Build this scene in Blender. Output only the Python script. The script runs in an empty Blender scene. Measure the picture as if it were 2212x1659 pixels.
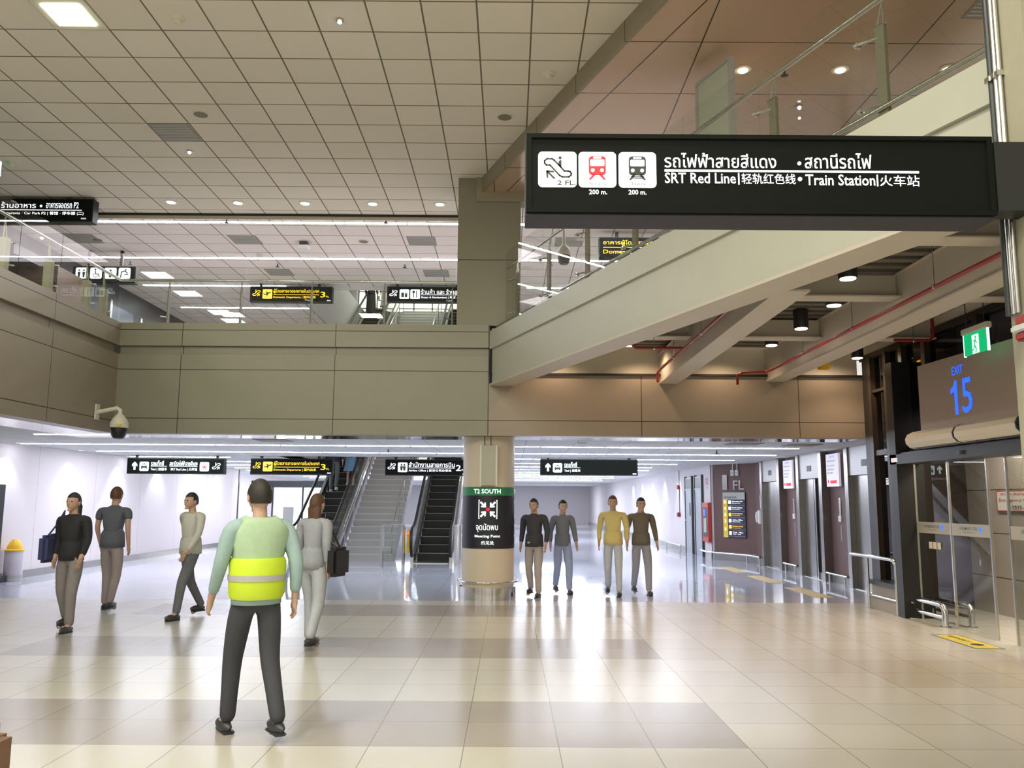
import bpy, bmesh, math, random
from mathutils import Vector, Matrix
random.seed(7)
SC = bpy.context.scene
COL = SC.collection
PI = math.pi
R = math.radians
# ------------------------------------------------------------------ camera, world, exposure
cam = bpy.data.cameras.new('camera'); cam.sensor_width = 36.0; cam.lens = 1810 / 2212 * 36
cam.clip_end = 300
camo = bpy.data.objects.new('camera', cam); COL.objects.link(camo)
camo.matrix_world = Matrix.Translation((0, 0, 1.55)) @ Matrix.Rotation(-0.0023812, 4, 'Z') @ Matrix.Rotation(PI / 2 + 0.139168, 4, 'X') @ Matrix.Rotation(0.0065, 4, 'Z')
SC.camera = camo
W = bpy.data.worlds.new('world'); SC.world = W; W.use_nodes = True
W.node_tree.nodes['Background'].inputs[0].default_value = (0.95, 0.92, 0.84, 1)
W.node_tree.nodes['Background'].inputs[1].default_value = 0.60
SC.view_settings.view_transform = 'Standard'; SC.view_settings.look = 'None'
SC.view_settings.gamma = 1; SC.view_settings.use_curve_mapping = False
SC.view_settings.exposure = 0.55
SC.cycles.use_denoising = True
SC.cycles.max_bounces = 8; SC.cycles.transparent_max_bounces = 24
SC.cycles.sample_clamp_indirect = 6


def lamp(name, kind, loc, power, color, size=0.5, sy=None, rot=(0, 0, 0), spot=None, blend=0.5):
    l = bpy.data.lights.new(name, kind); l.energy = power; l.color = color
    if kind == 'AREA':
        l.size = size
        if sy: l.shape = 'RECTANGLE'; l.size_y = sy
        else: l.shape = 'DISK'
    else:
        l.shadow_soft_size = size
    if kind == 'SPOT': l.spot_size = spot; l.spot_blend = blend
    o = bpy.data.objects.new(name, l); o.location = loc; o.rotation_euler = rot; COL.objects.link(o)
    return o


WARM = (1.0, 0.70, 0.46); COOL = (0.86, 0.90, 1.0); OLIVE = (1.0, 0.95, 0.80)
# ceiling luminaires of the atrium behind and above the camera
for x in (-8, -4, 0):
    for y in (-3.5, 0.0, 3.2):
        lamp('ceiling_luminaire', 'AREA', (x, y, 6.8), 110, OLIVE, 0.6, 0.6)
for x in (3.0, 6.0):
    lamp('ceiling_luminaire', 'AREA', (x, -3.5, 6.6), 30, (1, .86, .66), 0.6, 0.6)


# ------------------------------------------------------------------ materials
def V(c): return (c[0], c[1], c[2], 1)


class NT:
    def __init__(s, name):
        s.m = bpy.data.materials.new(name); s.m.use_nodes = True
        s.nt = s.m.node_tree; s.n = s.nt.nodes; s.b = s.n['Principled BSDF']
        s.tc = None

    def new(s, t, **k):
        n = s.n.new(t)
        for a, b in k.items(): setattr(n, a, b)
        return n

    def link(s, a, b): s.nt.links.new(a, b)

    def obj(s):
        if not s.tc:
            t = s.new('ShaderNodeTexCoord'); s.tco = t.outputs['Object']
            s.tc = s.new('ShaderNodeSeparateXYZ'); s.link(t.outputs['Object'], s.tc.inputs[0])
        return s.tc

    def math(s, op, a, b=0.0):
        n = s.new('ShaderNodeMath', operation=op)
        for i, v in enumerate((a, b)):
            if hasattr(v, 'is_linked'): s.link(v, n.inputs[i])
            else: n.inputs[i].default_value = v
        return n.outputs[0]

    def line(s, axis, period, off, w):
        """1 where the coordinate lies within w of off + k * period"""
        c = s.obj().outputs[axis]
        f = s.math('FLOORED_MODULO', s.math('SUBTRACT', c, off - w / 2), period)
        return s.math('LESS_THAN', f, w)

    def between(s, axis, a, b):
        c = s.obj().outputs[axis]
        return s.math('MULTIPLY', s.math('GREATER_THAN', c, a), s.math('LESS_THAN', c, b))

    def mix(s, f, a, b):
        n = s.new('ShaderNodeMix', data_type='RGBA')
        if hasattr(f, 'is_linked'): s.link(f, n.inputs[0])
        else: n.inputs[0].default_value = f
        for i, v in ((6, a), (7, b)):
            if hasattr(v, 'is_linked'): s.link(v, n.inputs[i])
            else: n.inputs[i].default_value = V(v)
        return n.outputs[2]

    def noise(s, scale, detail=3):
        n = s.new('ShaderNodeTexNoise'); n.inputs['Scale'].default_value = scale; n.inputs['Detail'].default_value = detail
        s.obj(); s.link(s.tco, n.inputs['Vector'])
        return n.outputs[0]

    def cell(s, px, ox, py, oy):
        """a random value per tile"""
        x = s.math('FLOOR', s.math('DIVIDE', s.math('SUBTRACT', s.obj().outputs[0], ox), px))
        y = s.math('FLOOR', s.math('DIVIDE', s.math('SUBTRACT', s.obj().outputs[1], oy), py))
        c = s.new('ShaderNodeCombineXYZ'); s.link(x, c.inputs[0]); s.link(y, c.inputs[1])
        w = s.new('ShaderNodeTexWhiteNoise', noise_dimensions='2D'); s.link(c.outputs[0], w.inputs[0])
        return w.outputs[0]

    def done(s, col, rough=.5, metal=0, spec=None):
        if hasattr(col, 'is_linked'): s.link(col, s.b.inputs['Base Color'])
        else: s.b.inputs['Base Color'].default_value = V(col)
        s.b.inputs['Roughness'].default_value = rough; s.b.inputs['Metallic'].default_value = metal
        if spec is not None: s.b.inputs['Specular IOR Level'].default_value = spec
        return s.m


MC = {}


def mat(name, col, rough=.5, metal=0, var=.06, emit=0, spec=None, scale=14):
    if name in MC: return MC[name]
    t = NT(name)
    if emit:
        t.b.inputs['Emission Color'].default_value = V(col); t.b.inputs['Emission Strength'].default_value = emit
        MC[name] = t.done(col, rough); return t.m
    d = tuple(c * (1 - var) for c in col); l = tuple(min(1, c * (1 + var)) for c in col)
    MC[name] = t.done(t.mix(t.noise(scale), d, l), rough, metal, spec)
    return t.m


def glass_mat(name, tint, refl=1.0, ior=1.5):
    t = NT(name)
    tr = t.new('ShaderNodeBsdfTransparent'); tr.inputs[0].default_value = V(tint)
    gl = t.new('ShaderNodeBsdfGlossy'); gl.inputs['Roughness'].default_value = 0.0
    fr = t.new('ShaderNodeFresnel'); fr.inputs[0].default_value = ior
    geo = t.new('ShaderNodeNewGeometry')
    ms = t.new('ShaderNodeMixShader')
    f = t.math('MULTIPLY', fr.outputs[0], t.math('SUBTRACT', 1.0, geo.outputs['Backfacing']))
    t.link(t.math('MULTIPLY', f, refl), ms.inputs[0]); t.link(tr.outputs[0], ms.inputs[1]); t.link(gl.outputs[0], ms.inputs[2])
    t.link(ms.outputs[0], t.n['Material Output'].inputs[0])
    MC[name] = t.m
    return t.m


TL = 0.6065
# floor of the atrium: cream tiles with two-row taupe bands
t = NT('floor_tiles')
yy = t.math('FLOORED_MODULO', t.math('SUBTRACT', t.obj().outputs[1], 5.61), 5 * 0.6085)
dark = t.math('MULTIPLY', t.math('LESS_THAN', yy, 2 * 0.6085), t.between(0, 1.54 - 11 * TL, 1.54))
dark = t.math('MULTIPLY', dark, t.math('GREATER_THAN', t.obj().outputs[1], 5.6))
shade_patch = t.math('MULTIPLY', t.between(0, 3.36, 5.6), t.between(1, 7.43, 8.65))  # soft shadow and warm light on the entrance-side tiles, painted into the colour
lt = t.mix(t.cell(TL, 1.54, .6085, 5.61), (.555, .54, .475), (.595, .58, .51))
dk = t.mix(t.cell(TL, 1.54, .6085, 5.61), (.355, .325, .29), (.39, .355, .32))
c = t.mix(dark, lt, dk); c = t.mix(shade_patch, c, (.55, .51, .42))
ln = t.math('MAXIMUM', t.line(0, TL, 1.54, .006), t.line(1, .6085, 5.61, .006))
c = t.mix(t.math('MULTIPLY', ln, .75), c, (.12, .10, .08))
c = t.mix(t.math('MULTIPLY', t.noise(1.3), .12), c, (.45, .42, .36))
M_FLOOR = t.done(c, .22, 0, .5)
t = NT('floor_polished')
c = t.mix(t.noise(1.2, 5), (.50, .52, .60), (.58, .60, .68))
c = t.mix(t.math('MULTIPLY', t.math('MAXIMUM', t.line(0, .6065, 0, .004), t.line(1, .6, 13.5, .004)), .5), c, (.2, .21, .24))
M_FLOORB = t.done(c, .05, 0, .9)


def ceil_mat(name, px, ox, py, oy, a, b, lw=.02, lc=(.16, .14, .10)):
    t = NT(name)
    c = t.mix(t.cell(px, ox, py, oy), a, b)
    c = t.mix(t.math('MULTIPLY', t.noise(.9, 4), .25), c, tuple(v * .8 for v in a))
    g = t.math('MAXIMUM', t.line(0, px, ox, lw), t.line(1, py, oy, lw))
    c = t.mix(g, c, lc)
    bp = t.new('ShaderNodeBump'); bp.inputs['Strength'].default_value = .3; bp.inputs['Distance'].default_value = .01
    t.link(t.math('SUBTRACT', 1.0, g), bp.inputs['Height']); t.link(bp.outputs[0], t.b.inputs['Normal'])
    return t.done(c, .85)


M_CEIL = ceil_mat('ceiling_tiles_atrium', .607, -2.82, .604, 9.01, (.71, .66, .56), (.77, .72, .62))
M_CEILB = ceil_mat('ceiling_tiles_upper', .607, -2.82, .604, 9.16, (.72, .66, .63), (.78, .72, .69))  # same tiles as the atrium; pinkish cast of the lighting put into the colour
M_CEILL = ceil_mat('ceiling_tiles_lower', .9, .3, .6, 14.35, (.62, .62, .60), (.66, .66, .64), .012, (.25, .25, .25))
t = NT('bronze_panels')
c = t.mix(t.noise(.5, 2), (.50, .36, .255), (.55, .40, .285))
g = t.math('MAXIMUM', t.line(0, 2.4, 2.12, .016), t.line(1, 1.2, 8.74, .016))
# diagonal joint parallel to the bridge
dx = t.math('ADD', t.math('MULTIPLY', t.obj().outputs[0], .934), t.math('MULTIPLY', t.obj().outputs[1], .3576))
g = t.math('MAXIMUM', g, t.math('LESS_THAN', t.math('ABSOLUTE', t.math('SUBTRACT', dx, 4.705)), .008))
M_BRONZE = t.done(t.mix(g, c, (.06, .03, .02)), .16, .25)


def clad(name, col, vaxis, vp, vo, zs, w=.012):
    t = NT(name)
    c = t.mix(t.noise(2.0, 3), tuple(v * .96 for v in col), tuple(v * 1.04 for v in col))
    g = t.line(vaxis, vp, vo, w)
    for z in zs:
        g = t.math('MAXIMUM', g, t.math('LESS_THAN', t.math('ABSOLUTE', t.math('SUBTRACT', t.obj().outputs[2], z)), w / 2))
    return t.done(t.mix(g, c, (.035, .03, .02)), .38, .15)


TAUPE = (.255, .25, .188)
M_CLADF = clad('cladding_front', TAUPE, 0, 2.48, -2.83, (4.27, 3.62, 2.83))
M_CLADR = clad('cladding_under_bridge', (.29, .245, .19), 0, 2.53, 2.11, (2.83,))
M_CLADS = clad('cladding_side', (.29, .25, .19), 1, 2.4, 9.0, (4.27, 3.62, 2.78))
M_CLADC = clad('cladding_column', (.235, .222, .16), 0, 50, 30, (5.49,))
M_BULK = mat('bulkhead_paint', (.27, .235, .16), .45, .1, .05, scale=3)
M_STEELW = mat('white_steel_paint', (.48, .485, .405), .42, 0, .05, scale=2.5)
M_STEELW2 = mat('cream_steel_paint', (.56, .51, .43), .5, 0, .06, scale=3)
M_DECK = mat('metal_deck', (.17, .155, .13), .55, .2)
M_CHROME = mat('brushed_steel', (.62, .61, .58), .22, 1, .08, scale=30)
M_CHROME2 = mat('polished_steel', (.72, .72, .70), .10, 1, .05)
M_STEELD = mat('elevator_steel', (.33, .32, .31), .24, 1, .12, scale=6)
M_SOFFIT = mat('mirror_soffit', (.55, .54, .56), .08, 1, .1, scale=2)
M_POST = mat('taupe_post_metal', (.19, .165, .115), .5, .1)
M_POSTL = mat('cream_post_metal', (.42, .40, .29), .45, 0)
M_BLACK = mat('black_metal', (.012, .012, .012), .4, .0, .2)
M_DARKB = mat('dark_bronze_metal', (.045, .033, .025), .35, .3, .15)
M_DGREY = mat('dark_grey_metal', (.05, .055, .06), .4, .3, .1)
M_SIGNF = mat('sign_face_black', (.007, .009, .007), .6, 0, .15, spec=.08)
M_SIGNB = mat('sign_body_black', (.010, .012, .010), .5, 0, .15)
M_SIGNU = mat('sign_underside', (.025, .022, .032), .6, 0)
M_WALLW = mat('white_wall', (.66, .62, .63), .75, 0, .02, scale=2)
M_WALLBR = mat('brown_laminate', (.13, .072, .062), .5, 0, .05, scale=5)
M_WALLDK = mat('dark_shopfront', (.035, .032, .035), .4, 0, .1)
M_WALLBS = mat('beige_stone', (.42, .385, .33), .35, 0, .08, scale=3)
M_WOODBR = mat('brown_shopfront', (.13, .085, .055), .4, 0, .1)
M_RED = mat('red_paint', (.28, .018, .015), .35, 0, .08)
M_REDC = mat('red_cabinet', (.50, .05, .04), .4, 0, .05)
M_WHITE = mat('white_plastic', (.70, .71, .66), .4, 0, .03)
M_CREAM = mat('cream_plastic', (.66, .63, .52), .45, 0, .03)
M_YEL = mat('yellow_plastic', (.85, .50, .02), .4, 0, .05)
M_YELF = mat('floor_yellow', (.62, .50, .06), .5, 0, .1)
M_TACT = mat('tactile_yellow', (.62, .48, .27), .5, 0, .06)
M_TRANS = mat('transom_steel', (.42, .41, .41), .38, .8, .08)
M_GREY = mat('light_grey', (.42, .42, .40), .5, 0, .05)
M_VENT = mat('grille_grey', (.28, .265, .24), .6, .2, .1)
M_DARKHOLE = mat('speaker_mesh', (.22, .20, .15), .7, 0, .1)
M_COLCR = mat('column_cream', (.66, .58, .46), .42, 0, .05, scale=2)
M_BANDG = mat('green_band', (.03, .23, .10), .4, 0, .05)
M_WRAP = mat('navy_wrap', (.018, .020, .032), .35, 0, .15)
M_TREAD = mat('escalator_step', (.018, .018, .018), .45, .4, .3)
M_NOSE = mat('step_nosing', (.48, .42, .24), .4, .2)
M_STONE = mat('stair_stone', (.46, .45, .42), .45, 0, .06, scale=4)
M_RUB = mat('rubber_black', (.012, .012, .013), .45, 0, .1)
M_GREEN = mat('exit_green', (.0, .34, .12), .5, emit=.85)
M_LED = mat('lamp_tube', (.86, .90, 1.0), .5, emit=26)
M_LEDL = mat('lamp_tube_lower', (.84, .88, 1.0), .5, emit=24)
M_SPOTW = mat('downlight_glow', (1.0, .80, .58), .5, emit=18)
M_DOWN = mat('downlight_pale', (1.0, .93, .82), .5, emit=1.3)
M_TINY = mat('led_point', (.80, .82, 1.0), .5, emit=14)
M_SQ = mat('square_lamp', (.95, 1.0, .80), .5, emit=9)
M_TXT = mat('lettering_white', (.93, .94, 1.0), .5, emit=1.15)
M_TXTY = mat('lettering_yellow', (1.0, .62, .03), .5, emit=1.0)
M_TILEW = mat('pictogram_white', (.84, .96, .96), .5, emit=.95)
M_TILEY = mat('pictogram_yellow', (1.0, .60, .05), .5, emit=.95)
M_INK = mat('ink_black', (.03, .035, .03), .5)
M_INKR = mat('ink_red', (.75, .02, .03), .5, emit=.35)
M_INKP = mat('ink_pink', (.70, .10, .12), .5)
M_INKG = mat('ink_grey', (.14, .20, .20), .5)
M_BLUE = mat('blue_letters', (.02, .11, .95), .5, emit=1.0)
M_PAPER = mat('paper_white', (.80, .78, .85), .5, emit=.25)
M_DIRY = mat('directory_yellow', (.80, .58, .06), .5)
M_DIRN = mat('directory_navy', (.028, .032, .06), .45)
M_SHOP = mat('lit_shop', (.95, .97, 1.0), .5, emit=2.2)
M_WIND = mat('window_glow', (.93, 1.0, .86), .5, emit=1.5)
M_SKYP = mat('ceiling_panel_lamp', (.85, .95, 1.0), .5, emit=2.2)
G_CLEAR = glass_mat('clear_glass', (.93, .95, .93), .9)
G_DOOR = glass_mat('door_glass', (.80, .81, .78), 1.0)
G_DARK = glass_mat('dark_glass', (.25, .25, .27), 1.0)


# ------------------------------------------------------------------ geometry helpers
class MB:
    def __init__(s): s.bm = bmesh.new()

    def box(s, x0, x1, y0, y1, z0, z1, bev=0):
        r = bmesh.ops.create_cube(s.bm, size=1)
        for v in r['verts']:
            v.co = Vector(((x0 + x1) / 2 + v.co.x * (x1 - x0), (y0 + y1) / 2 + v.co.y * (y1 - y0), (z0 + z1) / 2 + v.co.z * (z1 - z0)))
        if bev:
            es = list({e for v in r['verts'] for e in v.link_edges})
            bmesh.ops.bevel(s.bm, geom=es, offset=bev, segments=2, affect='EDGES')
        return s

    def obox(s, O, r, u, a0, a1, b0, b1, d0, d1, bev=0):
        """box in a frame: r right, u up, depth towards the viewer"""
        n = r.cross(u)
        q = bmesh.ops.create_cube(s.bm, size=1)
        for v in q['verts']:
            v.co = O + r * ((a0 + a1) / 2 + v.co.x * (a1 - a0)) + u * ((b0 + b1) / 2 + v.co.y * (b1 - b0)) + n * ((d0 + d1) / 2 + v.co.z * (d1 - d0))
        if bev:
            es = list({e for v in q['verts'] for e in v.link_edges})
            bmesh.ops.bevel(s.bm, geom=es, offset=bev, segments=2, affect='EDGES')
        return s

    def prism(s, pts, h):
        """pts: 3D loop; h: extrusion vector"""
        h = Vector(h)
        a = [s.bm.verts.new(Vector(p)) for p in pts]; b = [s.bm.verts.new(Vector(p) + h) for p in pts]
        n = len(a)
        s.bm.faces.new(a); s.bm.faces.new(b[::-1])
        for i in range(n): s.bm.faces.new((a[i], b[i], b[(i + 1) % n], a[(i + 1) % n]))
        return s

    def tube(s, pts, r, n=10, r2=None):
        pts = [Vector(p) for p in pts]
        rings = []
        prev = None
        for i, p in enumerate(pts):
            d = (pts[min(i + 1, len(pts) - 1)] - pts[max(i - 1, 0)]).normalized()
            ref = prev if prev else (Vector((0, 0, 1)) if abs(d.z) < .9 else Vector((1, 0, 0)))
            x = (ref - d * ref.dot(d)).normalized(); y = d.cross(x); prev = x
            rr = r if r2 is None else r + (r2 - r) * i / (len(pts) - 1)
            rings.append([s.bm.verts.new(p + (x * math.cos(2 * PI * k / n) + y * math.sin(2 * PI * k / n)) * rr) for k in range(n)])
        for a, b in zip(rings, rings[1:]):
            for k in range(n): s.bm.faces.new((a[k], a[(k + 1) % n], b[(k + 1) % n], b[k]))
        s.bm.faces.new(rings[0][::-1]); s.bm.faces.new(rings[-1])
        return s

    def lathe(s, c, prof, n=24, sx=1, sy=1):
        c = Vector(c); rings = []
        for r, z in prof:
            rings.append([s.bm.verts.new(c + Vector((r * sx * math.cos(2 * PI * k / n), r * sy * math.sin(2 * PI * k / n), z))) for k in range(n)])
        for a, b in zip(rings, rings[1:]):
            for k in range(n): s.bm.faces.new((a[k], a[(k + 1) % n], b[(k + 1) % n], b[k]))
        s.bm.faces.new(rings[0][::-1]); s.bm.faces.new(rings[-1])
        return s

    def ball(s, c, r, sx=1, sy=1, sz=1, sub=2):
        q = bmesh.ops.create_icosphere(s.bm, subdivisions=sub, radius=1)
        for v in q['verts']: v.co = Vector(c) + Vector((v.co.x * r * sx, v.co.y * r * sy, v.co.z * r * sz))
        return s

    def mesh(s, name, smooth=False):
        bmesh.ops.recalc_face_normals(s.bm, faces=s.bm.faces)
        m = bpy.data.meshes.new(name)
        if smooth:
            for f in s.bm.faces: f.smooth = True
            for e in s.bm.edges:
                if len(e.link_faces) == 2 and e.calc_face_angle(0) > .7: e.smooth = False
        s.bm.to_mesh(m); s.bm.free()
        return m

    def build(s, name, m, parent=None, smooth=False, label=None):
        o = bpy.data.objects.new(name, s.mesh(name, smooth)); o.data.materials.append(m); COL.objects.link(o)
        if parent: attach(o, parent)
        if label: o['label'] = label
        return o


def rootmat(p):
    m = Matrix.Translation(p.location) @ p.rotation_euler.to_matrix().to_4x4()
    return (rootmat(p.parent) @ p.matrix_parent_inverse @ m) if p.parent else m


def attach(o, p):
    o.parent = p; o.matrix_parent_inverse = rootmat(p).inverted()


def thing(name, label, cat, loc=(0, 0, 0), group=None):
    o = bpy.data.objects.new(name, None); COL.objects.link(o); o.location = loc
    o.empty_display_size = .1
    o['label'] = label; o['category'] = cat
    if group: o['group'] = group
    return o


def tag(o, label, cat, group=None):
    o['label'] = label; o['category'] = cat
    if group: o['group'] = group
    return o


def struct(o): o['kind'] = 'structure'; return o


def dup(root, delta, label, name=None):
    r = root.copy(); COL.objects.link(r); r.location = Vector(root.location) + Vector(delta); r['label'] = label
    for ch in list(root.children):
        c = ch.copy(); COL.objects.link(c); c.parent = r; c.matrix_parent_inverse = ch.matrix_parent_inverse.copy()
        for g in ch.children:
            d = g.copy(); COL.objects.link(d); d.parent = c; d.matrix_parent_inverse = g.matrix_parent_inverse.copy()
    return r


def box(name, m, x0, x1, y0, y1, z0, z1, parent=None, bev=0): return MB().box(x0, x1, y0, y1, z0, z1, bev).build(name, m, parent)


ORD = ['first', 'second', 'third', 'fourth', 'fifth', 'sixth', 'seventh', 'eighth', 'ninth', 'tenth', 'eleventh', 'twelfth', 'thirteenth', 'fourteenth', 'fifteenth', 'sixteenth']


class Frame:
    """a flat face: origin, right and up directions; n points to the viewer"""
    def __init__(s, O, r=(1, 0, 0), u=(0, 0, 1)): s.O = Vector(O); s.r = Vector(r); s.u = Vector(u); s.n = s.r.cross(s.u)

    def at(s, a, b, d=0): return s.O + s.r * a + s.u * b + s.n * d

    def poly(s, mb, pts, d0, d1): mb.prism([s.at(a, b, d0) for a, b in pts], s.n * (d1 - d0)); return mb

    def rect(s, mb, a0, b0, a1, b1, d0, d1): return s.poly(mb, [(a0, b0), (a1, b0), (a1, b1), (a0, b1)], d0, d1)

    def rrect(s, mb, a0, b0, a1, b1, rad, d0, d1):
        pts = []
        for cx, cy, st in ((a1 - rad, b0 + rad, -90), (a1 - rad, b1 - rad, 0), (a0 + rad, b1 - rad, 90), (a0 + rad, b0 + rad, 180)):
            for k in range(5): pts.append((cx + rad * math.cos(R(st + k * 22.5)), cy + rad * math.sin(R(st + k * 22.5))))
        return s.poly(mb, pts, d0, d1)

    def disc(s, mb, a, b, rad, d0, d1, n=14): return s.poly(mb, [(a + rad * math.cos(2 * PI * k / n), b + rad * math.sin(2 * PI * k / n)) for k in range(n)], d0, d1)

    def stroke(s, mb, pts, w, d0, d1):
        for (x0, y0), (x1, y1) in zip(pts, pts[1:]):
            L = math.hypot(x1 - x0, y1 - y0) or 1; ux, uy = (x1 - x0) / L, (y1 - y0) / L
            x0_, y0_, x1_, y1_ = x0 - ux * w * .35, y0 - uy * w * .35, x1 + ux * w * .35, y1 + uy * w * .35
            nx, ny = -uy * w / 2, ux * w / 2
            s.poly(mb, [(x0_ + nx, y0_ + ny), (x0_ - nx, y0_ - ny), (x1_ - nx, y1_ - ny), (x1_ + nx, y1_ + ny)], d0, d1)
        return mb


TCACHE = {}


def text_verts(body, bold):
    k = (body, bold)
    if k not in TCACHE:
        c = bpy.data.curves.new('t', 'FONT'); c.body = body; c.size = 1; c.resolution_u = 2; c.fill_mode = 'FRONT'
        c.offset = bold
        o = bpy.data.objects.new('t', c)
        me = bpy.data.meshes.new_from_object(o)
        vs = [v.co.copy() for v in me.vertices]; fs = [tuple(p.vertices) for p in me.polygons]
        bpy.data.objects.remove(o); bpy.data.curves.remove(c); bpy.data.meshes.remove(me)
        TCACHE[k] = (vs, fs)
    return TCACHE[k]


def text(fr, body, a0, b0, a1, b1, m, parent, name='lettering', d=.004, bold=.004, mirror=False, bend=None, keep=False):
    """lettering filling the rectangle a0..a1 x b0..b1 of a face"""
    vs, fs = text_verts(body, bold)
    if not vs: return None
    x0 = min(v.x for v in vs); x1 = max(v.x for v in vs); y0 = min(v.y for v in vs); y1 = max(v.y for v in vs)
    sx = (a1 - a0) / (x1 - x0); sy = (b1 - b0) / (y1 - y0)
    if keep:
        sx = sy
    bm = bmesh.new(); nv = []
    for v in vs:
        a = a0 + (v.x - x0) * sx; b = b0 + (v.y - y0) * sy
        if mirror: a = a0 + a1 - a
        nv.append(bm.verts.new(bend(a, b, d) if bend else fr.at(a, b, d)))
    for f in fs:
        try: bm.faces.new([nv[i] for i in (f[::-1] if mirror else f)])
        except ValueError: pass
    me = bpy.data.meshes.new(name); bm.to_mesh(me); bm.free()
    o = bpy.data.objects.new(name, me); me.materials.append(m); COL.objects.link(o)
    if parent: attach(o, parent)
    return o


# pictograms: drawn in the unit square of a tile at (a,b) with side s
def P2(a, b, s, pts, mir=False): return [(a + (1 - x if mir else x) * s, b + y * s) for x, y in pts]


def ic_escalator(fr, mb, a, b, s, d0, d1, up=True, arrow='nw'):
    mir = (arrow == 'ne')
    w = .045 * s
    out = [(.13, .74), (.13, .68), (.18, .62), (.28, .62), (.55, .32), (.62, .28), (.80, .28), (.86, .33), (.87, .38), (.84, .43), (.78, .45), (.68, .45), (.40, .76), (.34, .80), (.20, .80), (.13, .74)]
    fr.stroke(mb, P2(a, b, s, out, mir), w, d0, d1)
    q = P2(a, b, s, [(.56, .83)], mir)[0]; fr.disc(mb, q[0], q[1], .045 * s, d0, d1)
    fr.poly(mb, P2(a, b, s, [(.51, .62), (.60, .52), (.60, .76), (.56, .77), (.52, .72)], mir)[::(-1 if mir else 1)], d0, d1)
    fr.stroke(mb, P2(a, b, s, [(.40, .24), (.22, .42)], mir), .05 * s, d0, d1)
    fr.stroke(mb, P2(a, b, s, [(.21, .27), (.20, .44), (.37, .43)], mir), .05 * s, d0, d1)


def ic_train(fr, tile, ink, a, b, s, parent, mtile, mink, rails=False, d=.004):
    mb = MB(); fr.rrect(mb, a + .27 * s, b + .33 * s, a + .73 * s, b + .86 * s, .09 * s, 0, d)
    fr.poly(mb, P2(a, b, s, [(.27, .20), (.33, .20), (.46, .35), (.38, .35)]), 0, d)
    fr.poly(mb, P2(a, b, s, [(.73, .20), (.62, .35), (.54, .35), (.67, .20)]), 0, d)
    if rails:
        for y in (.24, .28): fr.rect(mb, a + (.36 - (y - .24)) * s, b + y * s, a + (.64 + (y - .24)) * s, b + (y + .018) * s, 0, d)
    mb.build('pictogram', mink, parent)
    mb = MB(); fr.rrect(mb, a + .31 * s, b + .58 * s, a + .69 * s, b + .76 * s, .03 * s, d, d + .002)
    fr.rrect(mb, a + .39 * s, b + .79 * s, a + .61 * s, b + .835 * s, .015 * s, d, d + .002)
    fr.disc(mb, a + .375 * s, b + .46 * s, .05 * s, d, d + .002); fr.disc(mb, a + .625 * s, b + .46 * s, .05 * s, d, d + .002)
    mb.build('pictogram', mtile, parent)


def ic_taxi(fr, mb, a, b, s, d0, d1):
    fr.poly(mb, P2(a, b, s, [(.17, .32), (.83, .32), (.83, .50), (.75, .55), (.25, .55), (.17, .50)]), d0, d1)
    fr.stroke(mb, P2(a, b, s, [(.25, .55), (.34, .72), (.66, .72), (.75, .55)]), .06 * s, d0, d1)
    fr.rect(mb, a + .40 * s, b + .74 * s, a + .60 * s, b + .82 * s, d0, d1)
    for x in (.20, .67): fr.rect(mb, a + x * s, b + .20 * s, a + (x + .13) * s, b + .33 * s, d0, d1)


def ic_plane(fr, mb, a, b, s, d0, d1):
    fr.poly(mb, P2(a, b, s, [(.12, .45), (.20, .38), (.85, .62), (.90, .70), (.82, .73), (.60, .66)]), d0, d1)
    fr.poly(mb, P2(a, b, s, [(.38, .50), (.42, .30), (.50, .30), (.62, .58)]), d0, d1)
    fr.poly(mb, P2(a, b, s, [(.48, .58), (.28, .76), (.36, .78), (.64, .66)]), d0, d1)
    fr.poly(mb, P2(a, b, s, [(.08, .62), (.14, .62), (.20, .46), (.12, .45)]), d0, d1)
    fr.rect(mb, a + .15 * s, b + .17 * s, a + .85 * s, b + .20 * s, d0, d1)


def ic_arrow(fr, mb, a, b, s, d0, d1):
    fr.poly(mb, P2(a, b, s, [(.40, .10), (.60, .10), (.60, .60), (.76, .44), (.76, .66), (.5, .92), (.24, .66), (.24, .44), (.40, .60)]), d0, d1)


def ic_people(fr, mb, a, b, s, d0, d1, xs=(.3, .7), k=1):
    for x in xs:
        fr.disc(mb, a + x * s, b + .76 * s, .08 * s * k, d0, d1)
        fr.poly(mb, P2(a, b, s, [(x - .07 * k, .15), (x + .07 * k, .15), (x + .12 * k, .62), (x - .12 * k, .62)]), d0, d1)


# ------------------------------------------------------------------ the setting
YF = 13.35
struct(box('floor', M_FLOOR, -14, 12, -6, 13.48, -.1, 0))
struct(box('floor_hall', M_FLOORB, -14, 12, 13.48, 62, -.1, 0))
UB = Vector((-.3576, .934, 0)); NB = Vector((.934, .3576, 0))       # bridge direction (away) and its normal


def onbulk(y): return -.56 + (13.57 - y) * .3776


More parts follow.
